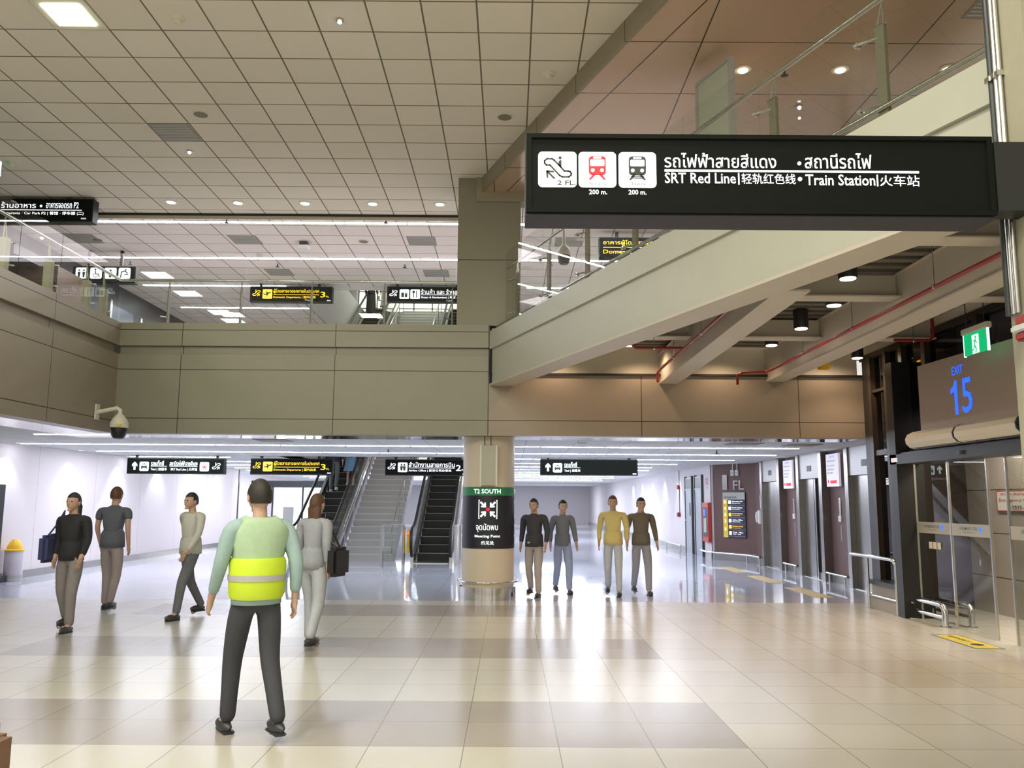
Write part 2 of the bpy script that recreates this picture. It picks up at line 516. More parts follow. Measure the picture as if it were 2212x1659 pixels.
struct(MB().prism([(-14, -6, 6.9), (onbulk(-6), -6, 6.9), (onbulk(13.57), 13.57, 6.9), (-.56, 15.26, 6.9), (-14, 15.26, 6.9)], (0, 0, .1)).build('ceiling_atrium', M_CEIL))
struct(MB().prism([(onbulk(-6) + .04, -6, 6.65), (12, -6, 6.65), (12, 13.5, 6.65), (onbulk(13.5) + .04, 13.5, 6.65)], (0, 0, .35)).build('ceiling_bronze', M_BRONZE))
t = NT('bulkhead_joints')
dd = t.math('ADD', t.math('MULTIPLY', t.obj().outputs[0], -.3576), t.math('MULTIPLY', t.obj().outputs[1], .934))
f = t.math('LESS_THAN', t.math('FLOORED_MODULO', t.math('SUBTRACT', dd, 7.70), 1.285), .014)
M_BULKJ = t.done(t.mix(f, (.27, .235, .16), (.03, .025, .02)), .45, .1)
struct(MB().prism([(onbulk(-6) - .01, -6, 6.645), (onbulk(-6) + .04, -6, 6.645), (onbulk(13.6) + .04, 13.6, 6.645), (onbulk(13.6) - .01, 13.6, 6.645)], (0, 0, .26)).build('trim_1', M_BULKJ))
struct(box('trim_2', M_BULK, -.58, 6, 13.36, 13.66, 6.48, 6.95))                  # beam over the square column
mb = MB(); mb.box(-14, -5.6, 15.3, 34, 6.86, 6.95); mb.box(-5.6, -.9, 15.3, 20.5, 6.86, 6.95); mb.box(-.9, 6.6, 13.66, 34, 6.86, 6.95)
struct(mb.build('ceiling_upper', M_CEILB))
struct(box('trim_3', mat('trim_cream', (.50, .43, .33), .5), -14, -.58, 15.26, 15.30, 6.80, 6.95))
struct(box('trim_4', M_BLACK, -14, -.58, 15.24, 15.262, 6.86, 6.90))
mb = MB(); mb.box(-5.6, -.9, 20.5, 20.55, 6.78, 8.7); mb.box(-5.62, -5.58, 20.5, 31.6, 6.86, 8.7); mb.box(-.92, -.88, 20.5, 31.6, 6.86, 8.7)
struct(mb.build('trim_5', M_WALLW))
# mezzanine edge, front
mb = MB(); mb.box(-6.33, -.34, 13.35, 13.6, 4.01, 4.385); mb.box(-6.33, -.34, 13.42, 13.6, 3.87, 4.01); mb.box(-6.33, -.34, 13.35, 13.6, 2.585, 3.87)
struct(mb.build('wall_mezzanine_front', M_CLADF))
mb = MB(); mb.box(-.338, 5.70, 13.352, 13.6, 2.585, 3.575)
struct(mb.build('wall_mezzanine_bridge_side', M_CLADR))
mb = MB(); mb.box(-6.58, -6.32, -6, 13.345, 4.01, 4.385); mb.box(-6.58, -6.39, -6, 13.345, 3.87, 4.01); mb.box(-6.58, -6.32, -6, 13.345, 2.585, 3.87)
struct(mb.build('wall_mezzanine_side', M_CLADS))
mb = MB(); mb.box(-14, -6.6, -6, 13.6, 4.2, 4.38); mb.box(-14, 5.6, 13.62, 20.5, 4.2, 4.38); mb.box(-14, -5.6, 20.5, 36, 4.2, 4.38); mb.box(-.9, 6.4, 20.5, 36, 4.2, 4.38); mb.box(-5.6, -.9, 31.5, 36, 4.2, 4.38)
struct(mb.build('floor_upper', M_STONE))
# lower ceiling and its mirror-like first strip
mb = MB(); mb.box(-14, -7.35, -6, 14.35, 2.6, 2.7); mb.box(-14, 5.72, 14.35, 20.5, 2.6, 2.7); mb.box(5.72, 6.6, 13.4, 20.5, 2.6, 2.7); mb.box(-14, -5.6, 20.5, 62, 2.6, 2.7); mb.box(-.9, 6.6, 20.5, 62, 2.6, 2.7); mb.box(-5.6, -.9, 31.6, 62, 2.6, 2.7)
struct(mb.build('ceiling_lower', M_CEILL))
mb = MB(); mb.box(-7.35, -6.34, -6, 13.36, 2.588, 2.60); mb.box(-7.35, 5.70, 13.36, 14.35, 2.588, 2.60)
struct(mb.build('trim_6', M_SOFFIT))
mb = MB(); mb.box(-5.62, -5.6, 20.5, 31.6, 2.6, 4.2); mb.box(-.9, -.88, 20.5, 31.6, 2.6, 4.2); mb.box(-5.6, -.9, 20.48, 20.5, 2.6, 4.2)
struct(mb.build('trim_7', M_WALLW))
# square column above the mezzanine edge
struct(box('wall_column_casing', M_CLADC, -.88, .16, 13.40, 14.40, 4.385, 6.9))
# walls
t = NT('white_wall_panels')
M_WALLP = t.done(t.mix(t.line(1, 2.4, 17.2, .012), (.70, .64, .64), (.4, .37, .38)), .6)
struct(box('wall_left', M_WALLP, -9.75, -9.6, 6, 30, 0, 2.6))
struct(box('wall_left_far', M_WALLP, -11.0, -10.85, 30, 60, 0, 2.6))
struct(box('trim_8', M_DGREY, -9.76, -9.58, 29.9, 30, 0, 2.6))
struct(box('wall_far', M_WALLW, -11, 6, 60, 60.2, 0, 2.6))
struct(box('baseboard_left', M_STEELD, -9.6, -9.57, 6, 29.9, 0, .14))
mb = MB(); mb.box(5.65, 5.8, 23.6, 60, 0, 2.6)
struct(mb.build('wall_right_far', M_WALLW))
struct(box('baseboard_right', M_GREY, 5.62, 5.65, 26.9, 60, 0, .16))
mb = MB(); mb.prism([(5.65, 23.62, 0), (5.7, 23.6, 0), (6.5, 22.3, 0), (6.6, 22.3, 0), (6.6, 23.7, 0), (5.65, 23.7, 0)], (0, 0, 2.6)); 
struct(mb.build('wall_floor_guide', M_WALLBR))
struct(box('wall_elevators', M_WALLBR, 6.5, 6.9, 13.2, 22.3, 0, 2.6))
M_BASEB = mat('baseboard_grey', (.30, .29, .28), .3, .4)
mb = MB(); mb.box(6.47, 6.5, 13.5, 22.3, 0, .13); mb.prism([(5.68, 23.59, 0), (6.48, 22.29, 0), (6.50, 22.31, 0), (5.70, 23.61, 0)], (0, 0, .22))
struct(mb.build('baseboard_elevators', M_BASEB))
# upper storey: dark shopfront along the side
struct(box('wall_upper_shopfront', M_WALLDK, -10.0, -9.86, 12, 34, 4.38, 6.86))
struct(box('wall_upper_end', M_WALLDK, -14, -5.62, 33.9, 34, 4.38, 6.86))
struct(box('wall_upper_right', M_WALLW, 5.8, 5.95, 14, 34, 4.38, 6.86))
# third storey seen up the stairwell: white hall with a bright glazed wall
mb = MB(); mb.box(-9, 3, 37.9, 38, 8.6, 12.2); mb.box(-9, -8.9, 20.6, 38, 8.6, 12.2); mb.box(2.9, 3, 20.6, 38, 8.6, 12.2); mb.box(-9, 3, 20.4, 20.5, 8.6, 12.2)
struct(mb.build('wall_third_storey', M_WALLW))
struct(box('ceiling_third_storey', M_WALLW, -9, 3, 20.4, 38, 12.2, 12.3))
struct(box('floor_third_storey', M_STONE, -9, 3, 31.7, 38, 8.6, 8.78))
w = struct(MB().box(-7, 1.5, 37.8, 37.86, 8.8, 11.9).build('window_1', M_WIND))
mb = MB()
for k in range(11): mb.box(-7 + k * .85 - .03, -7 + k * .85 + .03, 37.72, 37.8, 8.8, 11.9)
for z in (9.5, 10.3, 11.1): mb.box(-7, 1.5, 37.72, 37.8, z - .02, z + .02)
mb.build('window_frame', M_GREY, w)

# glazed front of the entrance side: posts, rails and panes
w = struct(MB().box(5.62, 5.78, 4.4, 13.3, 3.80, 3.88).build('window_2', M_DARKB))
mb = MB()
for y in (12.93, 12.38, 11.87, 11.2, 9.9, 8.6, 7.3): mb.box(5.60, 5.76, y - .05, y + .05, 2.3 if y < 11.8 else 0, 3.82)
mb.box(5.62, 5.76, 4.4, 13.0, 2.28, 2.36); mb.box(5.62, 5.74, 12.0, 12.95, 3.25, 3.29)
mb.build('mullion', M_DARKB, w)
MB().box(5.68, 5.70, 4.4, 13.0, 2.36, 3.80).build('pane', G_DARK, w)
MB().box(5.68, 5.70, 11.95, 13.0, .38, 2.28).build('pane', G_DARK, w)
mb = MB(); mb.box(5.60, 5.80, 12.98, 13.16, 0, 3.84)
mb.build('post', M_BLACK, w)
mb = MB(); mb.box(5.42, 5.80, 11.76, 11.96, 0, 3.55)
mb.build('post', M_BLACK, w)
mb = MB(); mb.box(5.45, 5.72, 11.97, 12.97, 0, .17); mb.box(5.50, 5.72, 11.97, 12.97, .17, .36)
mb.build('sill', mat('stone_sill', (.40, .37, .32), .5), w)
MB().box(5.44, 5.74, 11.97, 12.97, .36, .42).build('sill', M_DGREY, w)
# fascia above the glazing and the steel wall at the slab edge
struct(box('wall_fascia', M_STEELW2, 5.64, 5.76, 4.4, 13.6, 3.88, 4.32))
struct(box('wall_slab_edge', M_CREAM, -.3, 5.64, 13.45, 13.58, 3.575, 4.35))
struct(box('trim_9', M_BLACK, -.3, 5.66, 13.30, 13.45, 3.565, 3.595))
# vestibule behind the sliding doors and the night outside
mb = MB(); mb.box(7.0, 7.1, 2, 12.9, 0, 4.4)
t = NT('vestibule_stone')
g = t.math('MAXIMUM', t.line(1, 1.25, 13.1, .014), t.line(2, .62, .52, .014))
M_VEST = t.done(t.mix(g, t.mix(t.noise(1), (.40, .36, .31), (.47, .43, .37)), (.08, .07, .06)), .22)
struct(mb.build('wall_vestibule', M_VEST))
struct(box('ceiling_vestibule', M_WALLDK, 5.80, 7.0, 2, 12.8, 2.9, 3.0))
struct(box('wall_vestibule_end', M_DARKB, 5.82, 7.1, 12.9, 13.0, 0, 4.4))
lamp('vestibule_lamp', 'AREA', (6.4, 9.8, 2.85), 95, (1, .88, .76), .5, 3.5)

# ------------------------------------------------------------------ bridge
P0 = Vector((-.335, 13.35, 0))


def bp(s, off, z): return P0 - UB * s + NB * off + Vector((0, 0, z))


def bbox(mb, s0, s1, o0, o1, z0, z1):
    return mb.prism([bp(s0, o0, z0), bp(s1, o0, z0), bp(s1, o1, z0), bp(s0, o1, z0)], (0, 0, z1 - z0))


br = thing('footbridge', 'cream painted steel footbridge girder with glass balustrade crossing to the mezzanine', 'bridge', bp(0, 0, 3.4))
mb = MB(); bbox(mb, .03, 12, .035, .33, 3.42, 4.0)
mb.build('girder', M_STEELW, br)
mb = MB(); bbox(mb, 0, 12, 0, .40, 3.985, 4.28)
mb.build('top_flange', M_STEELW, br)
mb = MB(); bbox(mb, .05, 12, -.005, .36, 3.39, 3.42)
mb.build('bottom_flange', M_STEELW2, br)
mb = MB(); bbox(mb, 0, .03, .0, .36, 3.42, 3.99)
mb.build('end_plate', M_BLACK, br)
mb = MB(); bbox(mb, .4, 12, .40, 2.9, 4.10, 4.28)
mb.build('deck', M_STEELW2, br)
mb = MB(); mb.tube([bp(.55, .10, 5.2), bp(12, .10, 5.24)], .021, 12)
mb.build('handrail', M_CHROME, br, True)
mb = MB(); mb.tube([bp(.1, .08, 4.345), bp(12, .08, 4.40)], .02, 12)
mb.build('kick_rail', M_CHROME, br, True)
for k in range(8):
    s = .95 + 1.21 * k
    mb = MB(); bbox(mb, s - .045, s + .045, .09, .12, 4.28, 5.02)
    p = mb.build('baluster', M_POST, br)
    mb = MB()
    for q in (-.035, .035): mb.tube([bp(s + q, .105, 5.02), bp(s + .03, .10, 5.19)], .007, 6)
    mb.tube([bp(s - .06, .10, 5.02), bp(s + .06, .10, 5.02)], .014, 8)
    mb.build('bracket', M_CHROME, p)
    for z in (4.42, 4.94):
        MB().tube([bp(s - .18, .02, z), bp(s - .02, .10, z)], .012, 8).tube([bp(s - .165, .026, z), bp(s - .16, .062, z)], .022, 10).build('glass_clamp', M_CHROME2, p)
s0 = .60
for s1 in (.90, 2.07, 3.28, 4.47, 5.67, 6.88, 8.08, 9.28, 10.5):
    mb = MB(); bbox(mb, s0 + .006, s1 - .006, .045, .057, 4.19 if s0 < 1 else 4.29, 5.44)
    mb.build('glass_pane', G_CLEAR, br); s0 = s1
# tall framed panel standing on the bridge
pn = thing('framed_panel', 'tall pale panel in a grey metal frame standing on the footbridge', 'panel', bp(4.86, 1.0, 4.28))
mb = MB(); bbox(mb, 4.56, 5.17, 1.0, 1.03, 4.40, 6.50)
mb.build('board', mat('pale_green_board', (.50, .54, .44), .3), pn)
mb = MB(); bbox(mb, 4.52, 4.56, .98, 1.05, 4.28, 6.54); bbox(mb, 5.17, 5.21, .98, 1.05, 4.28, 6.54); bbox(mb, 4.56, 5.17, .98, 1.05, 6.50, 6.54)
mb.build('frame', M_GREY, pn)

# steel beams, deck and pipes below the bridge
def ibeam(lab, x0, x1, y0, y1, z0, z1, loc):
    b = thing('steel_beam', lab, 'beam', loc, 'cream steel beams under the bridge deck')
    xc = (x0 + x1) / 2
    if y1 - y0 > x1 - x0:
        box('flange', M_STEELW2, x0, x1, y0, y1, z0, z0 + .02, b); box('web', M_STEELW2, x0 + .02, x0 + .04, y0, y1, z0 + .02, z1, b)
        box('flange', M_STEELW2, x0, x1, y0, y1, z1, z1 + .015, b)
    else:
        yc = (y0 + y1) / 2
        box('flange', M_STEELW2, x0, x1, y0, y1, z0, z0 + .015, b); box('web', M_STEELW2, x0, x1, yc - .01, yc + .01, z0 + .015, z1, b)


ibeam('long cream beam nearer the girder, running out from the slab edge', 2.40, 2.70, 7.35, 13.44, 3.44, 3.92, (2.5, 13.4, 3.4))
ibeam('long cream beam beside the red sprinkler pipe, nearer the dark glazing', 4.12, 4.42, 4.4, 13.44, 3.485, 3.98, (4.2, 13.4, 3.4))
for i, y in enumerate((6.75, 8.75, 11.0)):
    for j, (xa, xb) in enumerate(((2.72, 4.13), (4.43, 5.64), (1.0, 2.39))):
        if j == 2 and y < 9: continue
        n = ('nearest the big black sign', 'at the middle of the deck', 'closest to the mezzanine slab')[i]
        ibeam('short cream crossbeam ' + n + ', ' + ('between the two long beams', 'beside the dark glazing', 'next to the bridge girder')[j], xa, xb, y - .12, y + .12, 3.72, 3.98, (xb, y, 3.9))
mb = MB()
y = 4.6
while y < 13.2:
    xl = -.335 + (13.35 - y) * .3829 + .47
    mb.box(xl, 5.62 if y > 4.5 else 2.7, y, y + .12, 4.0, 4.08); mb.box(xl, 5.62, y + .12, y + .24, 4.06, 4.08); y += .24
mb.build('metal_deck', M_DECK)
tag(bpy.data.objects['metal_deck'], 'dark corrugated metal decking above the cream beams', 'decking')


def pipe(lab, pts, hang, loc):
    p = thing('sprinkler_pipe', lab, 'pipe', loc)
    MB().tube(pts, .021, 12).build('pipe', M_RED, p, True)
    for x, y, z in hang: MB().tube([(x, y, z + .02), (x, y, 4.0)], .005, 6).ball((x, y, z), .03, sub=1).build('hanger', M_CHROME, p, True)


pipe('long red sprinkler pipe hung beside the long beam near the glazing', [(3.50, 12.75, 3.35), (3.50, 12.75, 3.5), (3.56, 12.72, 3.53), (3.92, 12.72, 3.55), (3.98, 12.6, 3.56), (3.98, 5.2, 3.57)], [(3.98, 11.2, 3.57), (3.98, 9.55, 3.57), (3.98, 7.65, 3.57), (3.98, 6.2, 3.57)], (3.98, 12.7, 3.5))
pipe('red sprinkler pipe with a side branch hung near the bridge girder', [(2.30, 12.9, 3.40), (2.30, 12.9, 3.55), (2.30, 12.6, 3.57), (2.30, 8.4, 3.57)], [(2.30, 11.6, 3.57), (2.30, 9.9, 3.57)], (2.3, 12.9, 3.5))
pipe('short red pipe elbow branching towards the bridge girder', [(2.275, 10.9, 3.57), (1.66, 10.9, 3.57), (1.60, 10.9, 3.62), (1.60, 10.9, 3.9)], [(1.9, 10.9, 3.57)], (1.6, 10.9, 3.6))
pipe('short red pipe elbow beside the glazing fascia', [(4.9, 10.5, 3.62), (5.35, 10.5, 3.62), (5.40, 10.5, 3.66), (5.40, 10.5, 3.9)], [(5.15, 10.5, 3.62)], (5.3, 10.5, 3.6))
pipe('short red pipe elbow at the yellow junction box', [(4.45, 12.95, 3.63), (4.72, 12.95, 3.64), (4.75, 12.95, 3.70), (4.75, 12.95, 3.9)], [], (4.7, 12.9, 3.6))
tag(box('junction_box', M_YEL, 4.82, 4.98, 12.85, 12.97, 3.62, 3.78, bev=.01), 'small yellow junction box on the slab ledge by the red pipe', 'box')

LP = [(3.34, 6.89), (3.33, 8.04), (3.63, 9.18), (3.70, 10.45), (3.68, 11.6), (1.68, 11.68), (5.3, 12.6)]
LN = ['beside the girder, nearest the big black sign', 'at the first crossbeam, half behind the girder flange', 'second of three between the long beams', 'third of three between the long beams', 'small and far, at the slab end of the deck', 'under the girder, close to the slab edge', 'over the dark glazing at the slab end']
for (x, y), n in zip(LP, LN):
    d = thing('downlight', 'black cylinder downlight ' + n, 'lamp', (x, y, 3.75), 'cylinder downlights under the bridge deck')
    MB().lathe((x, y, 3.75), [(.088, 0), (.092, .01), (.092, .24), (.02, .25)], 24).build('housing', M_BLACK, d, True)
    MB().lathe((x, y, 3.743), [(.075, 0), (.075, .008)], 20).build('bulb', M_SPOTW, d)
    lamp('downlight_lamp', 'SPOT', (x, y, 3.72), 42, WARM, .06, spot=R(125), blend=.6)
for x, y in ((0.75, 13.0), (2.1, 13.0), (3.4, 13.0), (5.1, 13.0)):
    lamp('downlight_lamp', 'SPOT', (x, y - .1, 3.95), 24, WARM, .05, spot=R(150), blend=.7)

# ------------------------------------------------------------------ balustrades of the mezzanine
def balustrade(lab, horizontal, pts, glass, rail, postmat, loc):
    b = thing('balustrade', lab, 'railing', loc)
    (x0, y0), (x1, y1) = rail
    MB().tube([(x0, y0, 5.13), (x1, y1, 5.13)], .024, 12).build('handrail', M_CHROME2, b, True)
    for x, y in pts:
        mb = MB()
        if horizontal: mb.box(x - .011, x + .011, y - .04, y + .04, 4.38, 4.95)
        else: mb.box(x - .05, x + .05, y - .045, y + .045, 4.38, 4.84)
        p = mb.build('post', postmat, b)
        mb = MB()
        zt = 4.95 if horizontal else 4.84
        for q in (-.035, .035):
            if horizontal: mb.tube([(x, y + q, zt), (x, y, 5.12)], .007, 6)
            else: mb.tube([(x, y + q, zt), (x - .02, y, 5.12)], .009, 6)
        mb.build('bracket', postmat, p)
        for z in (4.5, 4.8):
            mb = MB()
            if horizontal: mb.tube([(x - .09, y - .09, z), (x, y - .02, z)], .012, 8)
            else: mb.tube([(x + .10, y + .08, z), (x, y + .02, z)], .012, 8)
            mb.build('glass_clamp', M_CHROME2, p)
    for a0, a1 in zip(glass, glass[1:]):
        mb = MB()
        if horizontal: mb.box(a0 + .006, a1 - .006, 13.38, 13.392, 4.385, 5.33)
        else: mb.box(-6.39, -6.378, a0 + .006, a1 - .006, 4.385, 5.33)
        mb.build('glass_pane', G_CLEAR, b)


balustrade('glass balustrade with thin steel posts along the front of the mezzanine', True, [(x, 13.5) for x in (-5.63, -4.44, -3.28, -2.08, -.96)], [-6.37, -5.54, -4.34, -3.17, -1.99, -.9], ((-6.44, 13.5), (-.9, 13.5)), M_VENT, (-3.5, 13.45, 4.4))
balustrade('glass balustrade with cream posts along the side wing of the mezzanine', False, [(-6.46, y) for y in (13.0, 12.46, 11.4, 10.36, 9.3, 8.25)], [7.3, 8.4, 9.45, 10.55, 11.55, 12.6, 13.35], ((-6.44, 6), (-6.44, 13.46)), M_POSTL, (-6.45, 10, 4.4))
# ------------------------------------------------------------------ ceiling fittings
HW = 'white linear lamp '


def linear(x, y, z, L, m, lab, grp, pz=0):
    t = thing('linear_lamp', lab, 'lamp', (x, y, z), grp)
    MB().box(x + .01, x + L - .01, y - .035, y + .035, z - .012, z).build('diffuser', m, t)
    MB().box(x, x + L, y - .055, y + .055, z - .004, z + .02).build('housing', M_WHITE, t)
    return t


first = {}
rown = ['front', 'second', 'third', 'fourth', 'fifth', 'sixth', 'seventh', 'eighth', 'ninth', 'tenth', 'eleventh', 'twelfth']


def lamp_row(r, y, z, xs, L, m, key, where):
    for i, x in enumerate(xs):
        lab = f'{ORD[i] if i < 16 else "last"} linear lamp from the side wall, {rown[r]} row, {where}'
        if key not in first: first[key] = (linear(x, y, z, L, m, lab, 'linear lamps of the ' + where), x, y)
        else:
            o, x0, y0 = first[key]; dup(o, (x - x0, y - y0, 0), lab)


for r in range(4):
    y = 15.60 + 2.43 * r
    xs = [-9.2 + 1.2 * k for k in range(12)]
    if r == 2: xs = [x for x in xs if x < -6.6 or x > -.5]
    if r == 3: xs = [x for x in xs if x < -6.2]
    lamp_row(r, y, 6.855, xs, 1.18, M_LED, 'u', 'upper ceiling')
for r in range(12):
    y = 16.15 + 2.35 * r
    xs = [-9.4 + 1.25 * k + (.3 if r % 2 else 0) for k in range(12)]
    if 20.3 < y < 31.8: xs = [x for x in xs if x + 1.2 < -5.7 or x > -.8]
    xs = [x for x in xs if x + 1.2 < (6.0 if y < 22 else 5.5)]
    lamp_row(r, y, 2.597, xs, 1.23, M_LEDL, 'l', 'lower ceiling')
for i, x in enumerate((-8.9, -7.8)):
    o, x0, y0 = first['l']; q = dup(o, (x - x0 - (1.2 if i == 0 else 0), 13.75 - y0, 0), ('outer' if i == 0 else 'inner') + ' linear lamp below the side wing, close to its mirror strip')

# area lights added to brighten the lower hall, besides its linear lamps
for y in (19, 26, 34, 44, 54):
    for x in (-7.5, 2.3):
        lamp('hall_fill', 'AREA', (x, y, 2.57), 62 if y < 30 else 170, COOL, 3.2, 3.2)
for x, y in ((-7.5, 18), (-2.5, 17), (3, 18), (-7.5, 26), (3, 26)):
    lamp('upper_fill', 'AREA', (x, y, 6.8), 70, (1, .90, .93), 2.5, 2.5)  # added fill without fittings, brightens the upper storey besides its linear lamps
lamp('third_storey_luminaire', 'AREA', (-3, 30, 12), 200, (.95, 1, .88), 4, 4)
# wall washers along the side wall
for k in range(7):
    y = 16.0 + 2.33 * k
    d = thing('wall_washer', ORD[k] + ' recessed wall washer along the white side wall, counted from the bin', 'lamp', (-9.35, y, 2.59), 'recessed wall washers')
    MB().lathe((-9.35, y, 2.588), [(.06, 0), (.08, .004), (.08, .015)], 16).build('ring', M_WHITE, d)
    MB().lathe((-9.35, y, 2.586), [(.05, 0), (.05, .006)], 16).build('bulb', M_DOWN, d)
    lamp('wall_washer_lamp', 'SPOT', (-9.33, y, 2.56), 34, (.86, .88, 1), .03, spot=R(95), blend=.5)
for k in range(5):
    lamp('wall_washer_lamp', 'SPOT', (5.40, 28 + 2.6 * k, 2.56), 34, (.9, .9, 1), .03, spot=R(85), blend=.5)

gl = ['beside the hanging car park sign', 'second from the hanging car park sign', 'third from the hanging car park sign', 'next to last before the square column', 'closest to the square column']
for (x, y), n in zip([(-6.18, 14.64), (-4.97, 14.65), (-3.75, 14.65), (-2.52, 14.65), (-1.3, 14.65)], gl):
    d = thing('recessed_downlight', 'round pale recessed downlight at the ceiling edge, ' + n, 'lamp', (x, y, 6.9), 'round downlights at the ceiling edge')
    MB().lathe((x, y, 6.886), [(.085, 0), (.115, .004), (.115, .014)], 24).build('ring', M_WHITE, d)
    MB().lathe((x, y, 6.884), [(.08, 0), (.08, .004)], 20).build('bulb', M_DOWN, d)
for (x, y, z), n in zip([(-1.94, 8.76, 6.9), (-4.99, 12.37, 6.9), (3.72, 10.23, 6.65)], ['in the tile by the smoke detector', 'next to the grey air grille', 'on the bronze ceiling above the bridge']):
    d = thing('spot_light', 'tiny bluish ceiling spot ' + n, 'lamp', (x, y, z), 'tiny ceiling spots')
    MB().lathe((x, y, z - .03), [(.02, 0), (.045, .004), (.045, .03)], 16).build('ring', M_CHROME, d, True)
    MB().ball((x, y, z - .032), .026, sub=1).build('bulb', M_TINY, d)
for (x, y), n in zip([(2.74, 9.33), (3.89, 9.31), (5.15, 9.27)], ['beside the tall framed panel', 'between two bridge posts', 'over the handrail end near the pipes']):
    d = thing('bronze_ceiling_downlight', 'glowing warm downlight in the bronze ceiling ' + n, 'lamp', (x, y, 6.65), 'warm downlights in the bronze ceiling')
    MB().lathe((x, y, 6.634), [(.07, 0), (.10, .004), (.10, .016)], 24).build('ring', M_CREAM, d)
    MB().ball((x, y, 6.636), .06, sz=.4, sub=2).build('bulb', M_SPOTW, d)
    lamp('bronze_ceiling_lamp', 'SPOT', (x, y, 6.6), 60, WARM, .05, spot=R(120), blend=.6)
# square ceiling lamp
x, y = -4.94, 8.69
d = thing('square_lamp', 'bright square recessed lamp in a white frame in the corner of the atrium ceiling', 'lamp', (x, y, 6.9))
mb = MB(); mb.box(x - .30, x + .30, y - .30, y + .30, 6.885, 6.90); mb.build('frame', M_CREAM, d)
mb = MB()
for i in (-1, 0, 1): mb.box(x - .21 + .0, x + .21, y + i * .14 - .06, y + i * .14 + .06, 6.872, 6.886)
mb.build('diffuser', M_SQ, d)
lamp('square_lamp_light', 'AREA', (x, y, 6.85), 40, (.95, 1, .8), .4, .4)


def detector(x, y, z, lab):
    d = thing('smoke_detector', lab, 'smoke detector', (x, y, z))
    MB().lathe((x, y, z - .03), [(.06, 0), (.075, .012), (.075, .03)], 20).build('base', M_CREAM, d, True)
    MB().lathe((x, y, z - .07), [(.03, 0), (.042, .008), (.042, .04)], 16).build('sensor', M_CREAM, d, True)


detector(-3.75, 8.75, 6.9, 'cream smoke detector on the ceiling beside the bright square lamp')
detector(.46, 9.92, 6.9, 'cream smoke detector on the ceiling close to the bulkhead')
detector(-8.05, 12.9, 6.9, 'cream smoke detector beside the green exit sign at the ceiling edge')
detector(-5.49, 17.75, 6.86, 'faint smoke detector on the upper ceiling behind the front lamp row')


def speaker(x, y, z, lab):
    d = thing('ceiling_speaker', lab, 'speaker', (x, y, z))
    MB().lathe((x, y, z - .012), [(.10, 0), (.115, .004), (.115, .012)], 24).build('rim', M_CREAM, d)
    MB().lathe((x, y, z - .015), [(.095, 0), (.095, .004)], 24).build('grille', M_DARKHOLE, d)


speaker(-.10, 11.13, 6.9, 'round ceiling speaker near the bulkhead')
speaker(-4.36, 11.12, 6.9, 'round ceiling speaker beside the grey air grille')
speaker(-3.05, 16.76, 6.86, 'round dark ceiling speaker behind the front lamp row')
speaker(-8.55, 16.77, 6.86, 'round dark ceiling speaker by the sooty grille near the shopfront')
speaker(1.30, 14.95, 2.6, 'round speaker in the lower ceiling just behind the round column')


def grille(x0, y0, z, s, lab, sy=None):
    sy = sy or s
    d = thing('air_grille', lab, 'vent', (x0, y0, z))
    box('backing', M_VENT, x0 + .01, x0 + s - .01, y0 + .01, y0 + sy - .01, z - .008, z, d)
    mb = MB()
    n = 10
    for k in range(n): mb.box(x0 + .03, x0 + s - .03, y0 + .03 + k * (sy - .06) / n, y0 + .03 + (k + .4) * (sy - .06) / n, z - .014, z - .008)
    mb.build('slats', M_GREY, d)


grille(-5.25, 11.42, 6.9, .6, 'square grey air grille in the atrium ceiling tiles')
grille(-5.78, 16.43, 6.86, .6, 'grey air grille on the upper ceiling above the restroom side')
grille(-2.14, 16.43, 6.86, .6, 'grey air grille on the upper ceiling beside the square column')
grille(-9.5, 16.43, 6.859, 1.0, 'sooty air grille on the upper ceiling near the shopfront', .6)
grille(-5.75, 18.9, 6.86, .6, 'grey air grille behind the second lamp row, middle of the hall')
grille(-2.05, 18.9, 6.86, .6, 'grey air grille behind the second lamp row, near the square column')
grille(.9, 16.43, 6.86, .6, 'grey air grille seen through the bridge glass')
grille(-4.5, 14.6, 2.6, .6, 'dark air grille in the lower ceiling behind the mirror strip')
grille(3.9, 14.7, 2.6, .6, 'dark air grille in the lower ceiling before the elevators')
grille(5.0, 14.9, 2.6, .6, 'dark air grille in the lower ceiling nearest the entrance glazing')
grille(4.74, 7.5, 6.65, .75, 'dark air grille in the bronze ceiling beside the conduits')


def sprinkler(x, y, z, lab):
    d = thing('ceiling_sprinkler', lab, 'sprinkler', (x, y, z), 'ceiling sprinkler heads')
    MB().tube([(x, y, z), (x, y, z - .06)], .014, 8).build('stem', M_DGREY, d)
    MB().lathe((x, y, z - .075), [(.02, 0), (.045, .006), (.045, .012)], 12).build('deflector', M_DGREY, d)


for x, y, z, n in [(-5.44, 15.45, 6.86, 'left of the front lamp row centre'.replace('left of', 'before')), (-2.39, 15.42, 6.86, 'before the front lamp row, near the square column'), (-5.3, 18.5, 6.86, 'behind the second lamp row, mid hall'),
                   (-2.41, 18.5, 6.86, 'behind the second lamp row, near the square column'), (-8.6, 18.4, 6.86, 'behind the second lamp row, near the restroom sign'), (1.0, 15.3, 6.86, 'behind the bridge glass, before the lamps'), (.9, 18.2, 6.86, 'behind the bridge glass, second row'),
                   (-2.5, 17.3, 2.6, 'on the lower ceiling before the stairs'), (4.2, 17.0, 2.6, 'on the lower ceiling before the elevators'), (3.24, 9.35, 6.65, 'on the bronze ceiling between two downlights')]:
    sprinkler(x, y, z, 'small dark sprinkler head ' + n)
x, y = -4.3, 16.86
d = thing('ceiling_detector_box', 'white box shaped detector hanging from the upper ceiling', 'detector', (x, y, 6.8))
